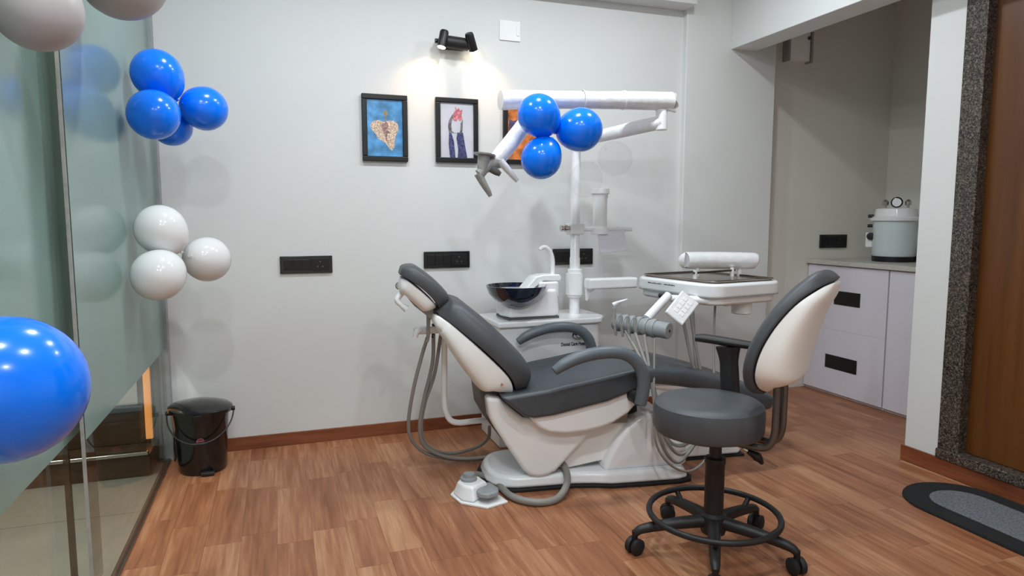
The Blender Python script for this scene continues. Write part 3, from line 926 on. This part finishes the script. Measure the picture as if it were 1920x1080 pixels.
H3 = [(0.70, 3.0, 0.668), (0.675, 3.03, 0.477), (0.627, 3.03, 0.340), (0.612, 3.05, 0.220), (0.643, 3.08, 0.115), (0.757, 3.12, 0.048), (0.9, 3.14, 0.052), (0.964, 3.12, 0.101), (0.951, 3.05, 0.184)]
for H, r in ((H1, .0085), (H2, .009), (H3, .0085)):
    obj('suction_hose', T(H, r, 10, 6), 'grey_hose', ch, world=True)

# ------------------------------------------------------------------ foot pedal
fp = thing('foot_control', 'white and grey foot pedal with a grey hose in front of the chair base', 'foot pedal', (0.79, 2.68, 0))
fr = math.radians(-62)
fpm = Matrix.Translation((0.77, 2.68, 0)) @ Matrix.Rotation(math.radians(14), 4, 'Z')
pl = plan_prism([(-.085, .07), (-.09, -.03), (-.02, -.135), (.085, -.13), (.09, -.02), (.075, .07), (.03, .11), (-.04, .11)], 0, 0.01)
pl.transform(fpm)
obj('foot_plate', pl, 'white_plastic', fp, world=True, bevel=0.003)
bd = plan_prism([(-.078, .065), (-.083, -.025), (-.05, -.075), (.0, -.05), (.065, -.035), (.07, .065), (.03, .1), (-.035, .1)], 0.01, 0.07, 0.28)
bd.transform(fpm)
fb = obj('housing', bd, 'white_gloss', fp, world=True, bevel=0.012)
obj('button', LA([(0, .066), (.034, .066), (.036, .072), (.036, .08), (.026, .084), (.024, .098), (.0, .1)], seg=24, mtx=fpm @ Matrix.Translation((-.012, .035, 0))), 'grey_mid', fp, world=True)
pd = plan_prism([(-.025, -.04), (-.03, -.09), (-.005, -.118), (.05, -.112), (.075, -.075), (.075, .0), (.05, .01), (.02, .0)], 0.034, 0.054, 0.06)
pd.transform(fpm)
obj('pedal', pd, 'grey_mid', fp, world=True, bevel=0.006)
fh = [(0.735, 2.73, 0.02), (0.765, 2.86, 0.02), (0.835, 2.885, 0.017), (0.888, 2.78, 0.017), (0.908, 2.60, 0.017), (0.98, 2.51, 0.017), (1.08, 2.51, 0.017), (1.16, 2.58, 0.05), (1.185, 2.66, 0.085), (1.185, 2.72, 0.1)]
obj('hose', T(fh, 0.0155, 12, 8), 'grey_hose', fp, world=True)

# ------------------------------------------------------------------ spittoon unit and slim post
su = thing('spittoon_unit', 'white spittoon unit with dark glass bowl and slim post behind the chair', 'spittoon unit', (1.36, 3.4, 0))
obj('cabinet', plan_prism([(1.06, 3.22), (1.58, 3.22), (1.63, 3.235), (1.665, 3.28), (1.675, 3.34), (1.675, 3.56), (1.06, 3.56)], 0.0, 0.64), 'white_plastic', su, world=True, bevel=0.012)
ct = obj('cabinet_top', plan_prism([(1.05, 3.205), (1.59, 3.205), (1.645, 3.22), (1.685, 3.275), (1.69, 3.34), (1.69, 3.57), (1.05, 3.57)], 0.64, 0.672), 'white_gloss', su, world=True, bevel=0.01)
obj('bowl_housing', plan_prism([(1.12, 3.25), (1.40, 3.25), (1.43, 3.3), (1.43, 3.42), (1.38, 3.47), (1.12, 3.47), (1.10, 3.36)], 0.684, 0.83, 0.06), 'white_gloss', su, world=True, bevel=0.02)
obj('housing_seam', B((1.12, 1.41, 3.26, 3.46, 0.672, 0.684)), 'grey_dark', su, world=True)
obj('housing_tower', plan_prism([(1.30, 3.27), (1.41, 3.27), (1.43, 3.31), (1.43, 3.41), (1.39, 3.45), (1.31, 3.45)], 0.78, 0.868, 0.02), 'white_gloss', su, world=True, bevel=0.012)
bw = [(0, .735), (.045, .735), (.06, .742), (.11, .775), (.148, .815), (.165, .858), (.16, .858), (.143, .82), (.105, .783), (.05, .752), (0, .75)]
obj('bowl', LA(bw, c=(1.178, 3.29, -.004), seg=44), 'navy_bowl', su, world=True)
fl = side_prism([(1.225, .828), (1.245, .85), (1.285, .895), (1.33, .905), (1.425, .905), (1.435, .885), (1.43, .868), (1.33, .872), (1.27, .83), (1.25, .81)], 3.285, 3.40)
obj('flap', fl, 'white_gloss', su, world=True, bevel=0.008)
obj('spout', T([(1.32, 3.32, 1.036), (1.335, 3.32, 1.048), (1.355, 3.32, 1.049), (1.38, 3.32, 1.027), (1.394, 3.32, .985), (1.396, 3.32, .93), (1.394, 3.32, .895)], .0115, 12, 5), 'white_gloss', su, world=True)
emb = obj('emblem', flat_poly([(1.468, .573), (1.478, .6), (1.487, .605), (1.5, .612), (1.515, .61), (1.535, .6), (1.515, .602), (1.504, .602), (1.506, .59), (1.497, .58), (1.486, .58), (1.482, .59), (1.478, .582)], 3.2188, 3.2196), 'ink', su, world=True, smooth=False, label='dark line emblem above dark lettering')
obj('emblem_stroke', T([(1.475, 3.219, .606), (1.472, 3.219, .585), (1.48, 3.219, .566), (1.5, 3.219, .56), (1.525, 3.219, .562)], .0012, 6), 'ink', emb, world=True)
obj('emblem_stroke', T([(1.492, 3.219, .575), (1.51, 3.219, .566), (1.53, 3.219, .575), (1.548, 3.219, .585)], .0012, 6), 'ink', emb, world=True)
tx = text_bm('Dental Care Hospital', .026, Matrix.Translation((1.488, 3.2192, .526)) @ Matrix.Rotation(PI / 2, 4, 'X'), bold=.0006, width=.165)
obj('lettering', tx, 'ink', su, world=True, smooth=False)
# post
po = obj('post', LA([(0, .66), (.029, .66), (.029, .985), (.0265, .99), (.0265, 1.62), (0, 1.62)], c=(1.563, 3.4, 0), seg=24), 'white_gloss', su, world=True)
obj('post_sleeve', LA([(0, .765), (.042, .765), (.042, .92), (.036, .925), (0, .925)], c=(1.563, 3.4, 0), seg=28), 'white_gloss', su, world=True, bevel=0.002)
cl = obj('post_clamp', B((1.522, 1.604, 3.36, 3.44, 1.115, 1.175)), 'white_plastic', su, world=True, bevel=0.008)
obj('clamp_knob', LA([(0, 0), (.012, 0), (.012, .02), (.02, .022), (.02, .035), (.012, .037), (.012, .045), (.017, .047), (.017, .058), (0, .06)], seg=20, mtx=Matrix.Translation((1.525, 3.38, 1.15)) @ Matrix.Rotation(-PI / 2, 4, 'Y')), 'chrome', cl, world=True)
br = obj('accessory_arm', T([(1.6, 3.4, 1.143), (1.75, 3.4, 1.145), (1.92, 3.4, 1.142)], .012, 12), 'white_plastic', su, world=True)
obj('accessory_tube', LA([(0, 1.115), (.05, 1.115), (.05, 1.15), (.04, 1.16), (.04, 1.3), (.046, 1.34), (.053, 1.34), (.053, 1.37), (0, 1.37)], c=(1.715, 3.4, 0), seg=28), 'white_plastic', su, world=True, bevel=0.002)
bmx = B((-.085, .085, -.004, .004, -.06, .06))
bmx.transform(Matrix.Translation((1.775, 3.36, 1.075)) @ Matrix.Rotation(math.radians(-4), 4, 'Y') @ Matrix.Rotation(math.radians(-12), 4, 'X'))
obj('hanging_plate', bmx, 'laminate', su, world=True, bevel=0.003)

# ------------------------------------------------------------------ operating light on its arms
ol = thing('operating_light', 'plastic-wrapped dental operating light on a jointed white arm', 'operating light', (1.563, 3.4, 1.6))
obj('lower_arm', T([(1.563, 3.39, 1.625), (1.70, 3.25, 1.655), (1.80, 3.12, 1.678), (1.885, 3.05, 1.695)], [.032, .034, .036, .034], 18), 'wrap', ol, world=True)
obj('elbow', tube(bmesh.new(), [(1.882, 3.05, 1.655), (1.882, 3.05, 1.76)], .03, 20, curve=False), 'white_plastic', ol, world=True, bevel=0.004)
ua = T([(1.935, 3.05, 1.803), (1.91, 3.05, 1.803), (1.7, 3.05, 1.795), (1.5, 3.05, 1.785), (1.3, 3.05, 1.775), (1.1, 3.05, 1.764), (1.035, 3.05, 1.758), (1.01, 3.05, 1.757)], [.05, .047, .046, .043, .043, .045, .046, .045], 24, 5)
u = obj('upper_arm', ua, 'wrap', ol, world=True)
for x, z in ((1.435, 1.782), (1.66, 1.794)):
    obj('tape_band', LA([(.0455, -.004), (.048, -.004), (.048, .004), (.0455, .004), (.0455, -.004)], seg=24, mtx=Matrix.Translation((x, 3.05, z)) @ Matrix.Rotation(PI / 2, 4, 'Y')), 'white_plastic', u, world=True)
obj('wrap_tail', T([(1.90, 3.03, 1.762), (1.925, 3.03, 1.757), (1.95, 3.03, 1.756)], [.004, .008, .012], 8), 'wrap', ol, world=True)
obj('drop_arm', T([(1.16, 3.03, 1.735), (1.135, 3.02, 1.67), (1.07, 3.01, 1.585), (1.0, 3.0, 1.505), (.965, 3.0, 1.468)], [.03, .037, .039, .039, .034], 18), 'wrap', ol, world=True)
kn = obj('knuckle', T([(.985, 3.0, 1.47), (.945, 2.99, 1.455), (.905, 2.98, 1.425), (.885, 2.98, 1.405)], [.034, .03, .022, .026], 16), 'grey_handle', ol, world=True)
obj('lamp_socket', LA([(0, -.085), (.02, -.085), (.026, -.05), (.03, 0), (.05, .004), (.052, .011), (0, .012)], seg=24, mtx=Matrix.Translation((.908, 2.98, 1.488)) @ Matrix.Rotation(math.radians(8), 4, 'Y')), 'grey_handle', ol, world=True)
obj('handle', T([(.878, 2.98, 1.408), (.9, 2.98, 1.37), (.925, 2.98, 1.33), (.938, 2.98, 1.306)], [.027, .024, .019, .013], 14, flat=.7), 'grey_handle', ol, world=True)
obj('handle', T([(.985, 2.98, 1.468), (1.01, 2.98, 1.442), (1.045, 2.98, 1.405), (1.07, 2.98, 1.378)], [.026, .025, .02, .014], 14, flat=.7), 'wrap', ol, world=True)
obj('switch', T([(.94, 2.97, 1.43), (.965, 2.965, 1.415), (.98, 2.96, 1.405)], [.018, .016, .01], 12), 'grey_dark', ol, world=True)

# ------------------------------------------------------------------ instrument tray unit
iu = thing('instrument_tray', 'white dental delivery tray with steel dish, hoses and grey holder', 'instrument tray', (2.09, 2.92, 0.82))
obj('swing_arm', B((1.595, 1.90, 3.28, 3.35, .815, .875)), 'white_plastic', iu, world=True, bevel=0.012)
obj('arm_collar', LA([(.0425, .78), (.05, .78), (.05, .9), (.0425, .9), (.0425, .78)], c=(1.563, 3.4, 0), seg=28), 'white_plastic', iu, world=True)
obj('arm_gusset', side_prism([(1.6, .82), (1.66, .82), (1.62, .79), (1.605, .75)], 3.32, 3.345), 'white_plastic', iu, world=True)


def rrect(cx, cy, hx, hy, r, rot, n=6, nose=0.0):
    out = []
    for sx, sy, a0 in ((1, 1, 0), (-1, 1, 90), (-1, -1, 180), (1, -1, 270)):
        for k in range(n + 1):
            a = math.radians(a0 + 90 * k / n)
            out.append((sx * (hx - r) + r * math.cos(a), sy * (hy - r) + r * math.sin(a)))
    c, s = math.cos(rot), math.sin(rot)
    return [(cx + x * c - y * s, cy + x * s + y * c) for x, y in out]


TR = math.radians(9)
TCX, TCY = 2.12, 2.96
tbm = plan_prism(rrect(TCX, TCY, .235, .285, .09, TR), .785, .84)
obj('tray_underside', tbm, 'cream_plastic', iu, world=True, bevel=0.018, seg=4)
tbm = plan_prism(rrect(TCX, TCY, .25, .30, .09, TR), .822, .892)
tbody = obj('tray_body', tbm, 'white_gloss', iu, world=True, bevel=0.016, seg=4)
obj('seam', plan_prism(rrect(TCX, TCY, .2505, .3005, .09, TR), .826, .829), 'grey_mid', tbody, world=True)
obj('steel_dish', plan_prism(rrect(TCX, TCY, .21, .26, .03, TR), .893, .898), 'steel_tray', iu, world=True, bevel=0.002)
rim = bmesh.new()
rr = rrect(TCX, TCY, .213, .263, .033, TR)
tube(rim, [(x, y, .902) for x, y in rr + rr[:1]], .0045, 8, curve=False)
obj('dish_rim', rim, 'steel_tray', iu, world=True)
rail = obj('dish_rail', T([(1.97, 2.86, .93), (2.1, 2.9, .93), (2.29, 2.95, .93)], .006, 8), 'steel_tray', iu, world=True)
for x, y in ((1.985, 2.866), (2.27, 2.945)):
    obj('rail_post', cyl(bmesh.new(), (x, y, .898), (x, y, .945), .011, 12), 'wrap', rail, world=True)
# wrapped handle roll at the back of the tray
rol = T([(2.035, 3.03, .982), (2.05, 3.03, .982), (2.2, 3.0, .981), (2.39, 2.965, .977), (2.42, 2.96, .975), (2.435, 2.958, .972)], [.036, .045, .046, .045, .043, .025], 22)
rl = obj('wrapped_handle', rol, 'wrap', iu, world=True)
for x in (2.1, 2.34):
    obj('handle_post', cyl(bmesh.new(), (x, 3.02 - (x - 2.06) * .16, .897), (x, 3.02 - (x - 2.06) * .16, .96), .014, 12), 'white_plastic', rl, world=True)
# lettering on the tray's side, too small to read: two short dark strokes of print
e = Matrix.Rotation(TR, 4, 'Z')
for y0, y1 in ((.06, .17), (-.04, .045)):
    n = 9 if y1 - y0 > .1 else 7
    bm = bmesh.new()
    for k in range(n):
        a = y0 + (y1 - y0) * k / n
        h = random.choice((.003, .004, .005))
        box(bm, -.2512, -.2502, a + .002, a + (y1 - y0) / n - .001, .864, .864 + h, Matrix.Translation((TCX, TCY, 0)) @ e)
    obj('print_mark', bm, 'ink', tbody, world=True, smooth=False)
# underside: joystick, black knob, cup, keypad
obj('under_bar', T([(1.80, 2.80, .815), (1.86, 2.76, .812), (1.95, 2.70, .808)], [.017, .02, .02], 14), 'white_plastic', iu, world=True)
obj('brake_knob', T([(1.735, 2.8, .832), (1.775, 2.79, .83)], [.011, .014], 12), 'black', iu, world=True, bevel=0.002)
obj('lever', T([(1.80, 2.72, .80), (1.808, 2.71, .77), (1.815, 2.70, .745)], .006, 8), 'black', iu, world=True)
obj('cup', LA([(0, -.075), (.044, -.075), (.05, -.07), (.052, 0), (0, 0)], c=(2.2, 2.77, .80), seg=24), 'white_plastic', iu, world=True)
obj('cup', LA([(0, -.03), (.018, -.03), (.02, 0), (0, 0)], c=(2.07, 2.72, .805), seg=20), 'white_plastic', iu, world=True)
kx = Vector((1.795, 2.64, .835)) - Vector((1.69, 2.60, .755))
kpm = Matrix.Translation((1.745, 2.615, .792)) @ kx.to_track_quat('X', 'Z').to_matrix().to_4x4() @ Matrix.Rotation(math.radians(50), 4, 'X')
kb = B((-.078, .078, -.05, .05, -.01, .01))
kb.transform(kpm)
kp = obj('keypad', kb, 'wrap', iu, world=True, bevel=0.008)
for i in range(4):
    for j in range(2):
        kk = B((-.045 + i * .026, -.027 + i * .026, -.026 + j * .03, -.004 + j * .03, .0088, .012))
        kk.transform(kpm)
        obj('key', kk, 'white_plastic', kp, world=True, bevel=0.002)
# grey holder bar carrying hand pieces
obj('holder_strut', T([(1.765, 2.76, .835), (1.70, 2.74, .79), (1.625, 2.72, .735)], .021, 14), 'white_gloss', iu, world=True)
ha, hb_ = Vector((1.53, 2.86, .705)), Vector((1.672, 2.60, .692))
hbar = obj('holder_bar', T([ha, ha + (hb_ - ha) * .5, hb_], .038, 20), 'grey_mid', iu, world=True, bevel=0.006)
dd = (hb_ - ha).normalized()
obj('end_screw', cyl(bmesh.new(), hb_ + dd * .0005, hb_ + dd * .003, .006, 12), 'black', hbar, world=True)
for k in range(6):
    p = ha + (hb_ - ha) * (.08 + .13 * k)
    q = Matrix.Translation(p) @ dd.to_track_quat('Z', 'Y').to_matrix().to_4x4()
    obj('cradle', LA([(.036, -.013), (.042, -.013), (.0445, 0), (.042, .013), (.036, .013), (.036, -.013)], seg=22, mtx=q), 'grey_mid', hbar, world=True)
    if k < 4:
        side = Vector((-.035, -.02, 0))
        a = p + side
        obj('hand_piece', tube(bmesh.new(), [a + Vector((.01, 0, -.06)), a + Vector((.004, 0, -.02)), a, a + Vector((-.002, 0, .045 if k else .075))], [.006, .008, .009, .0075], 10), 'grey_handle', iu, world=True)
sy = ha + Vector((-.02, -.02, .085))
obj('syringe_tip', T([sy, sy + Vector((.02, -.01, .012)), sy + Vector((.06, -.03, .028))], [.012, .008, .003], 10), 'wrap', iu, world=True)
LOOPS = [[(1.594, 2.60, 0.66), (1.538, 2.5, 0.384), (1.534, 2.47, 0.225), (1.592, 2.45, 0.128), (1.689, 2.45, 0.082), (1.786, 2.47, 0.109), (1.853, 2.5, 0.191), (1.929, 2.6, 0.346), (1.987, 2.7, 0.581), (2.026, 2.75, 0.80)],
         [(1.583, 2.67, 0.667), (1.546, 2.52, 0.426), (1.565, 2.5, 0.260), (1.609, 2.5, 0.157), (1.666, 2.5, 0.109), (1.721, 2.5, 0.144), (1.775, 2.52, 0.206), (1.863, 2.6, 0.378), (1.833, 2.65, 0.523), (1.79, 2.7, 0.80)],
         [(1.564, 2.72, 0.670), (1.552, 2.54, 0.469), (1.591, 2.52, 0.276), (1.635, 2.52, 0.185), (1.692, 2.52, 0.136), (1.756, 2.52, 0.163), (1.803, 2.54, 0.210), (1.898, 2.62, 0.370), (1.876, 2.66, 0.518), (1.86, 2.73, 0.80)],
         [(1.546, 2.78, 0.672), (1.555, 2.56, 0.489), (1.612, 2.54, 0.268), (1.65, 2.54, 0.194), (1.704, 2.54, 0.168), (1.755, 2.54, 0.182), (1.796, 2.56, 0.217), (1.873, 2.64, 0.367), (1.867, 2.68, 0.566), (1.9, 2.76, 0.80)]]
for i, Lp in enumerate(LOOPS):
    obj('instrument_hose', T(Lp, .0055 if i == 0 else .008, 9, 6), 'grey_hose', iu, world=True)

# ------------------------------------------------------------------ operator's stool
sb = thing('operator_stool', 'grey padded dentist stool with white-shelled backrest and black castor base', 'stool', (1.45, 1.94, 0))
YAW = math.radians(19.3)
th = math.radians(25)
rt = Vector((math.cos(YAW), -math.sin(YAW), 0))
fwv = Vector((math.sin(YAW), math.cos(YAW), 0))
bd_ = rt * math.cos(th) - fwv * math.sin(th)          # from seat towards the backrest
bsv = Vector((-bd_.y, bd_.x, 0))                      # sideways, away from the viewer
RB = 0.285
a0 = math.atan2(2.02 - 1.94, 1.18 - 1.45)
hub = obj('hub', LA([(0, .075), (.042, .075), (.045, .085), (.045, .14), (.034, .15), (.034, .33), (.037, .335), (.037, .352), (.022, .355), (.02, .44), (0, .44)], seg=28), 'black_soft', sb)
for k in range(5):
    a = a0 + 2 * PI * k / 5
    d = Vector((math.cos(a), math.sin(a), 0))
    leg = obj('leg', T([d * .03 + Vector((0, 0, .118)), d * .15 + Vector((0, 0, .108)), d * (RB - .03) + Vector((0, 0, .092)), d * RB + Vector((0, 0, .075))], [.024, .021, .017, .013], 10, 4), 'black_soft', sb)
    cst = obj('castor', T([d * RB + Vector((0, 0, .04)), d * RB + Vector((0, 0, .085))], .011, 10), 'black', leg)
    wd = Matrix.Rotation(a + .6 + k * .9, 4, 'Z')
    for s in (-1, 1):
        q = Matrix.Translation(d * RB + Vector((0, 0, .029))) @ wd @ Matrix.Rotation(PI / 2, 4, 'X')
        obj('wheel', LA([(0, s * .005), (.026, s * .005), (.029, s * .009), (.029, s * .022), (.02, s * .027), (0, s * .028)], seg=22, mtx=q), 'rubber', leg)
ring = [(0.228 * math.cos(2 * PI * k / 48), 0.228 * math.sin(2 * PI * k / 48), .145) for k in range(49)]
fr_ = obj('foot_ring', T(ring, .011, 10, curve=False), 'black_soft', sb)
for k in range(5):
    a = a0 + 2 * PI * k / 5
    d = Vector((math.cos(a), math.sin(a), 0))
    obj('ring_support', T([d * .19 + Vector((0, 0, .105)), d * .226 + Vector((0, 0, .14))], .01, 8), 'black_soft', fr_)
SO = -rt * .03
seatp = [(0, .448), (.165, .448), (.183, .453), (.191, .466), (.192, .53), (.188, .55), (.174, .561), (.14, .565), (.05, .562), (0, .56)]
stt = obj('seat', LA(seatp, c=(SO.x, SO.y, 0), seg=56), 'grey_pad', sb)
obj('seat_plate', LA([(0, .43), (.12, .43), (.13, .449), (0, .449)], c=(SO.x, SO.y, 0), seg=28), 'black', sb)
lv = -fwv * .06 + rt * .07
obj('height_lever', T([lv * .3 + Vector((0, 0, .425)), lv + Vector((0, 0, .41)), lv * 1.25 + Vector((.005, 0, .40))], .005, 8), 'chrome', sb)
obj('lever_grip', T([lv * 1.25 + Vector((0, 0, .402)), lv * 1.4 + rt * .02 + Vector((0, 0, .385)), lv * 1.5 + rt * .03 + Vector((0, 0, .362))], [.008, .017, .006], 10), 'black', sb)
asd, asv = bd_, bsv                                   # the arm keeps its own heading
th = math.radians(38)
bd_ = rt * math.cos(th) - fwv * math.sin(th)
bsv = Vector((-bd_.y, bd_.x, 0))
# back support: two bent pipes
for s in (-1, 1):
    o_ = bsv * .042 * s
    obj('back_pipe', T([bd_ * .08 + o_ + Vector((0, 0, .438)), bd_ * .16 + o_ + Vector((0, 0, .435)), bd_ * .195 + o_ + Vector((0, 0, .447)), bd_ * .212 + o_ + Vector((0, 0, .485)), bd_ * .215 + o_ + Vector((0, 0, .56)), bd_ * .215 + o_ + Vector((0, 0, .70))], .0125, 12, 5), 'pipe_grey', sb)
# backrest: oval cushion and bulging white shell, swept in the plane of bd_ and z
SM = Matrix.Translation(bd_ * .024 + Vector((0, 0, .008))) @ Matrix((( -bd_.x, bsv.x, 0, 0), (-bd_.y, bsv.y, 0, 0), (0, 0, 1, 0), (0, 0, 0, 1)))
path = [(-.15, .615, .07), (-.142, .645, .125), (-.142, .70, .165), (-.16, .77, .182), (-.198, .85, .178), (-.252, .93, .155), (-.308, .985, .115), (-.345, 1.008, .06)]
bm = slab(path, .045, .008, ex=.75, ey=.6, ends=(.9, .9))
bm.transform(SM)
sbk = obj('backrest', bm, 'grey_pad', sb)
path2 = [(-.164, .625, .07, .06), (-.156, .65, .12, .09), (-.156, .70, .158, .105), (-.174, .77, .172, .1), (-.211, .85, .166, .085), (-.263, .925, .143, .06), (-.315, .972, .105, .035), (-.349, .996, .05, .015)]
bm = slab(path2, .006, .075, ex=.8, ey=.6, ends=(.5, .3))
bm.transform(SM)
sh = obj('backrest_shell', bm, 'cream_plastic', sb)
sc = Vector((-.252, -.09, .762))
bm = cyl(bmesh.new(), sc, sc + Vector((-.0115, -.002, -.005)), .006, 12)
bm.transform(SM)
obj('screw', bm, 'grey_dark', sh)
# armrest on the far side
bd_, bsv = asd, asv
ap = bsv * .19 + SO * .9
obj('arm_post', tube(bmesh.new(), [ap * .55 + bd_ * .05 + Vector((0, 0, .44)), ap * 1.02 + bd_ * .055 + Vector((0, 0, .46)), ap * 1.12 + bd_ * .05 + Vector((0, 0, .52)), ap * 1.12 + bd_ * .04 + Vector((0, 0, .66)), ap * 1.12 + bd_ * .035 + Vector((0, 0, .72))], [.028, .034, .036, .034, .046], 14, flat=.7), 'black_soft', sb)
apd = T([ap * 1.12 - bd_ * .085 + Vector((0, 0, .745)), ap * 1.12 - bd_ * .05 + Vector((0, 0, .745)), ap * 1.12 + bd_ * .04 + Vector((0, 0, .737)), ap * 1.12 + bd_ * .15 + Vector((0, 0, .728))], [.026, .03, .03, .026], 16, flat=.55)
obj('arm_pad', apd, 'black_soft', sb)

# ------------------------------------------------------------------ oval door mat
om = thing('door_mat', 'oval charcoal and grey rug in front of the wooden door', 'rug', (2.69, 1.66, 0))


def stadium(hx, hy, n=18):
    out = []
    for k in range(n + 1):
        a = PI * k / n
        out.append((hx * math.cos(a), hy - hx + hx * math.sin(a)))
    for k in range(n + 1):
        a = PI + PI * k / n
        out.append((hx * math.cos(a), -(hy - hx) + hx * math.sin(a)))
    return out


obj('border', plan_prism(stadium(.215, .49), 0.0005, 0.012, 0.01), 'mat_dark', om, bevel=0.004)
obj('centre', plan_prism(stadium(.125, .385), 0.0121, 0.0155, 0.01), 'mat_grey', om, bevel=0.003)
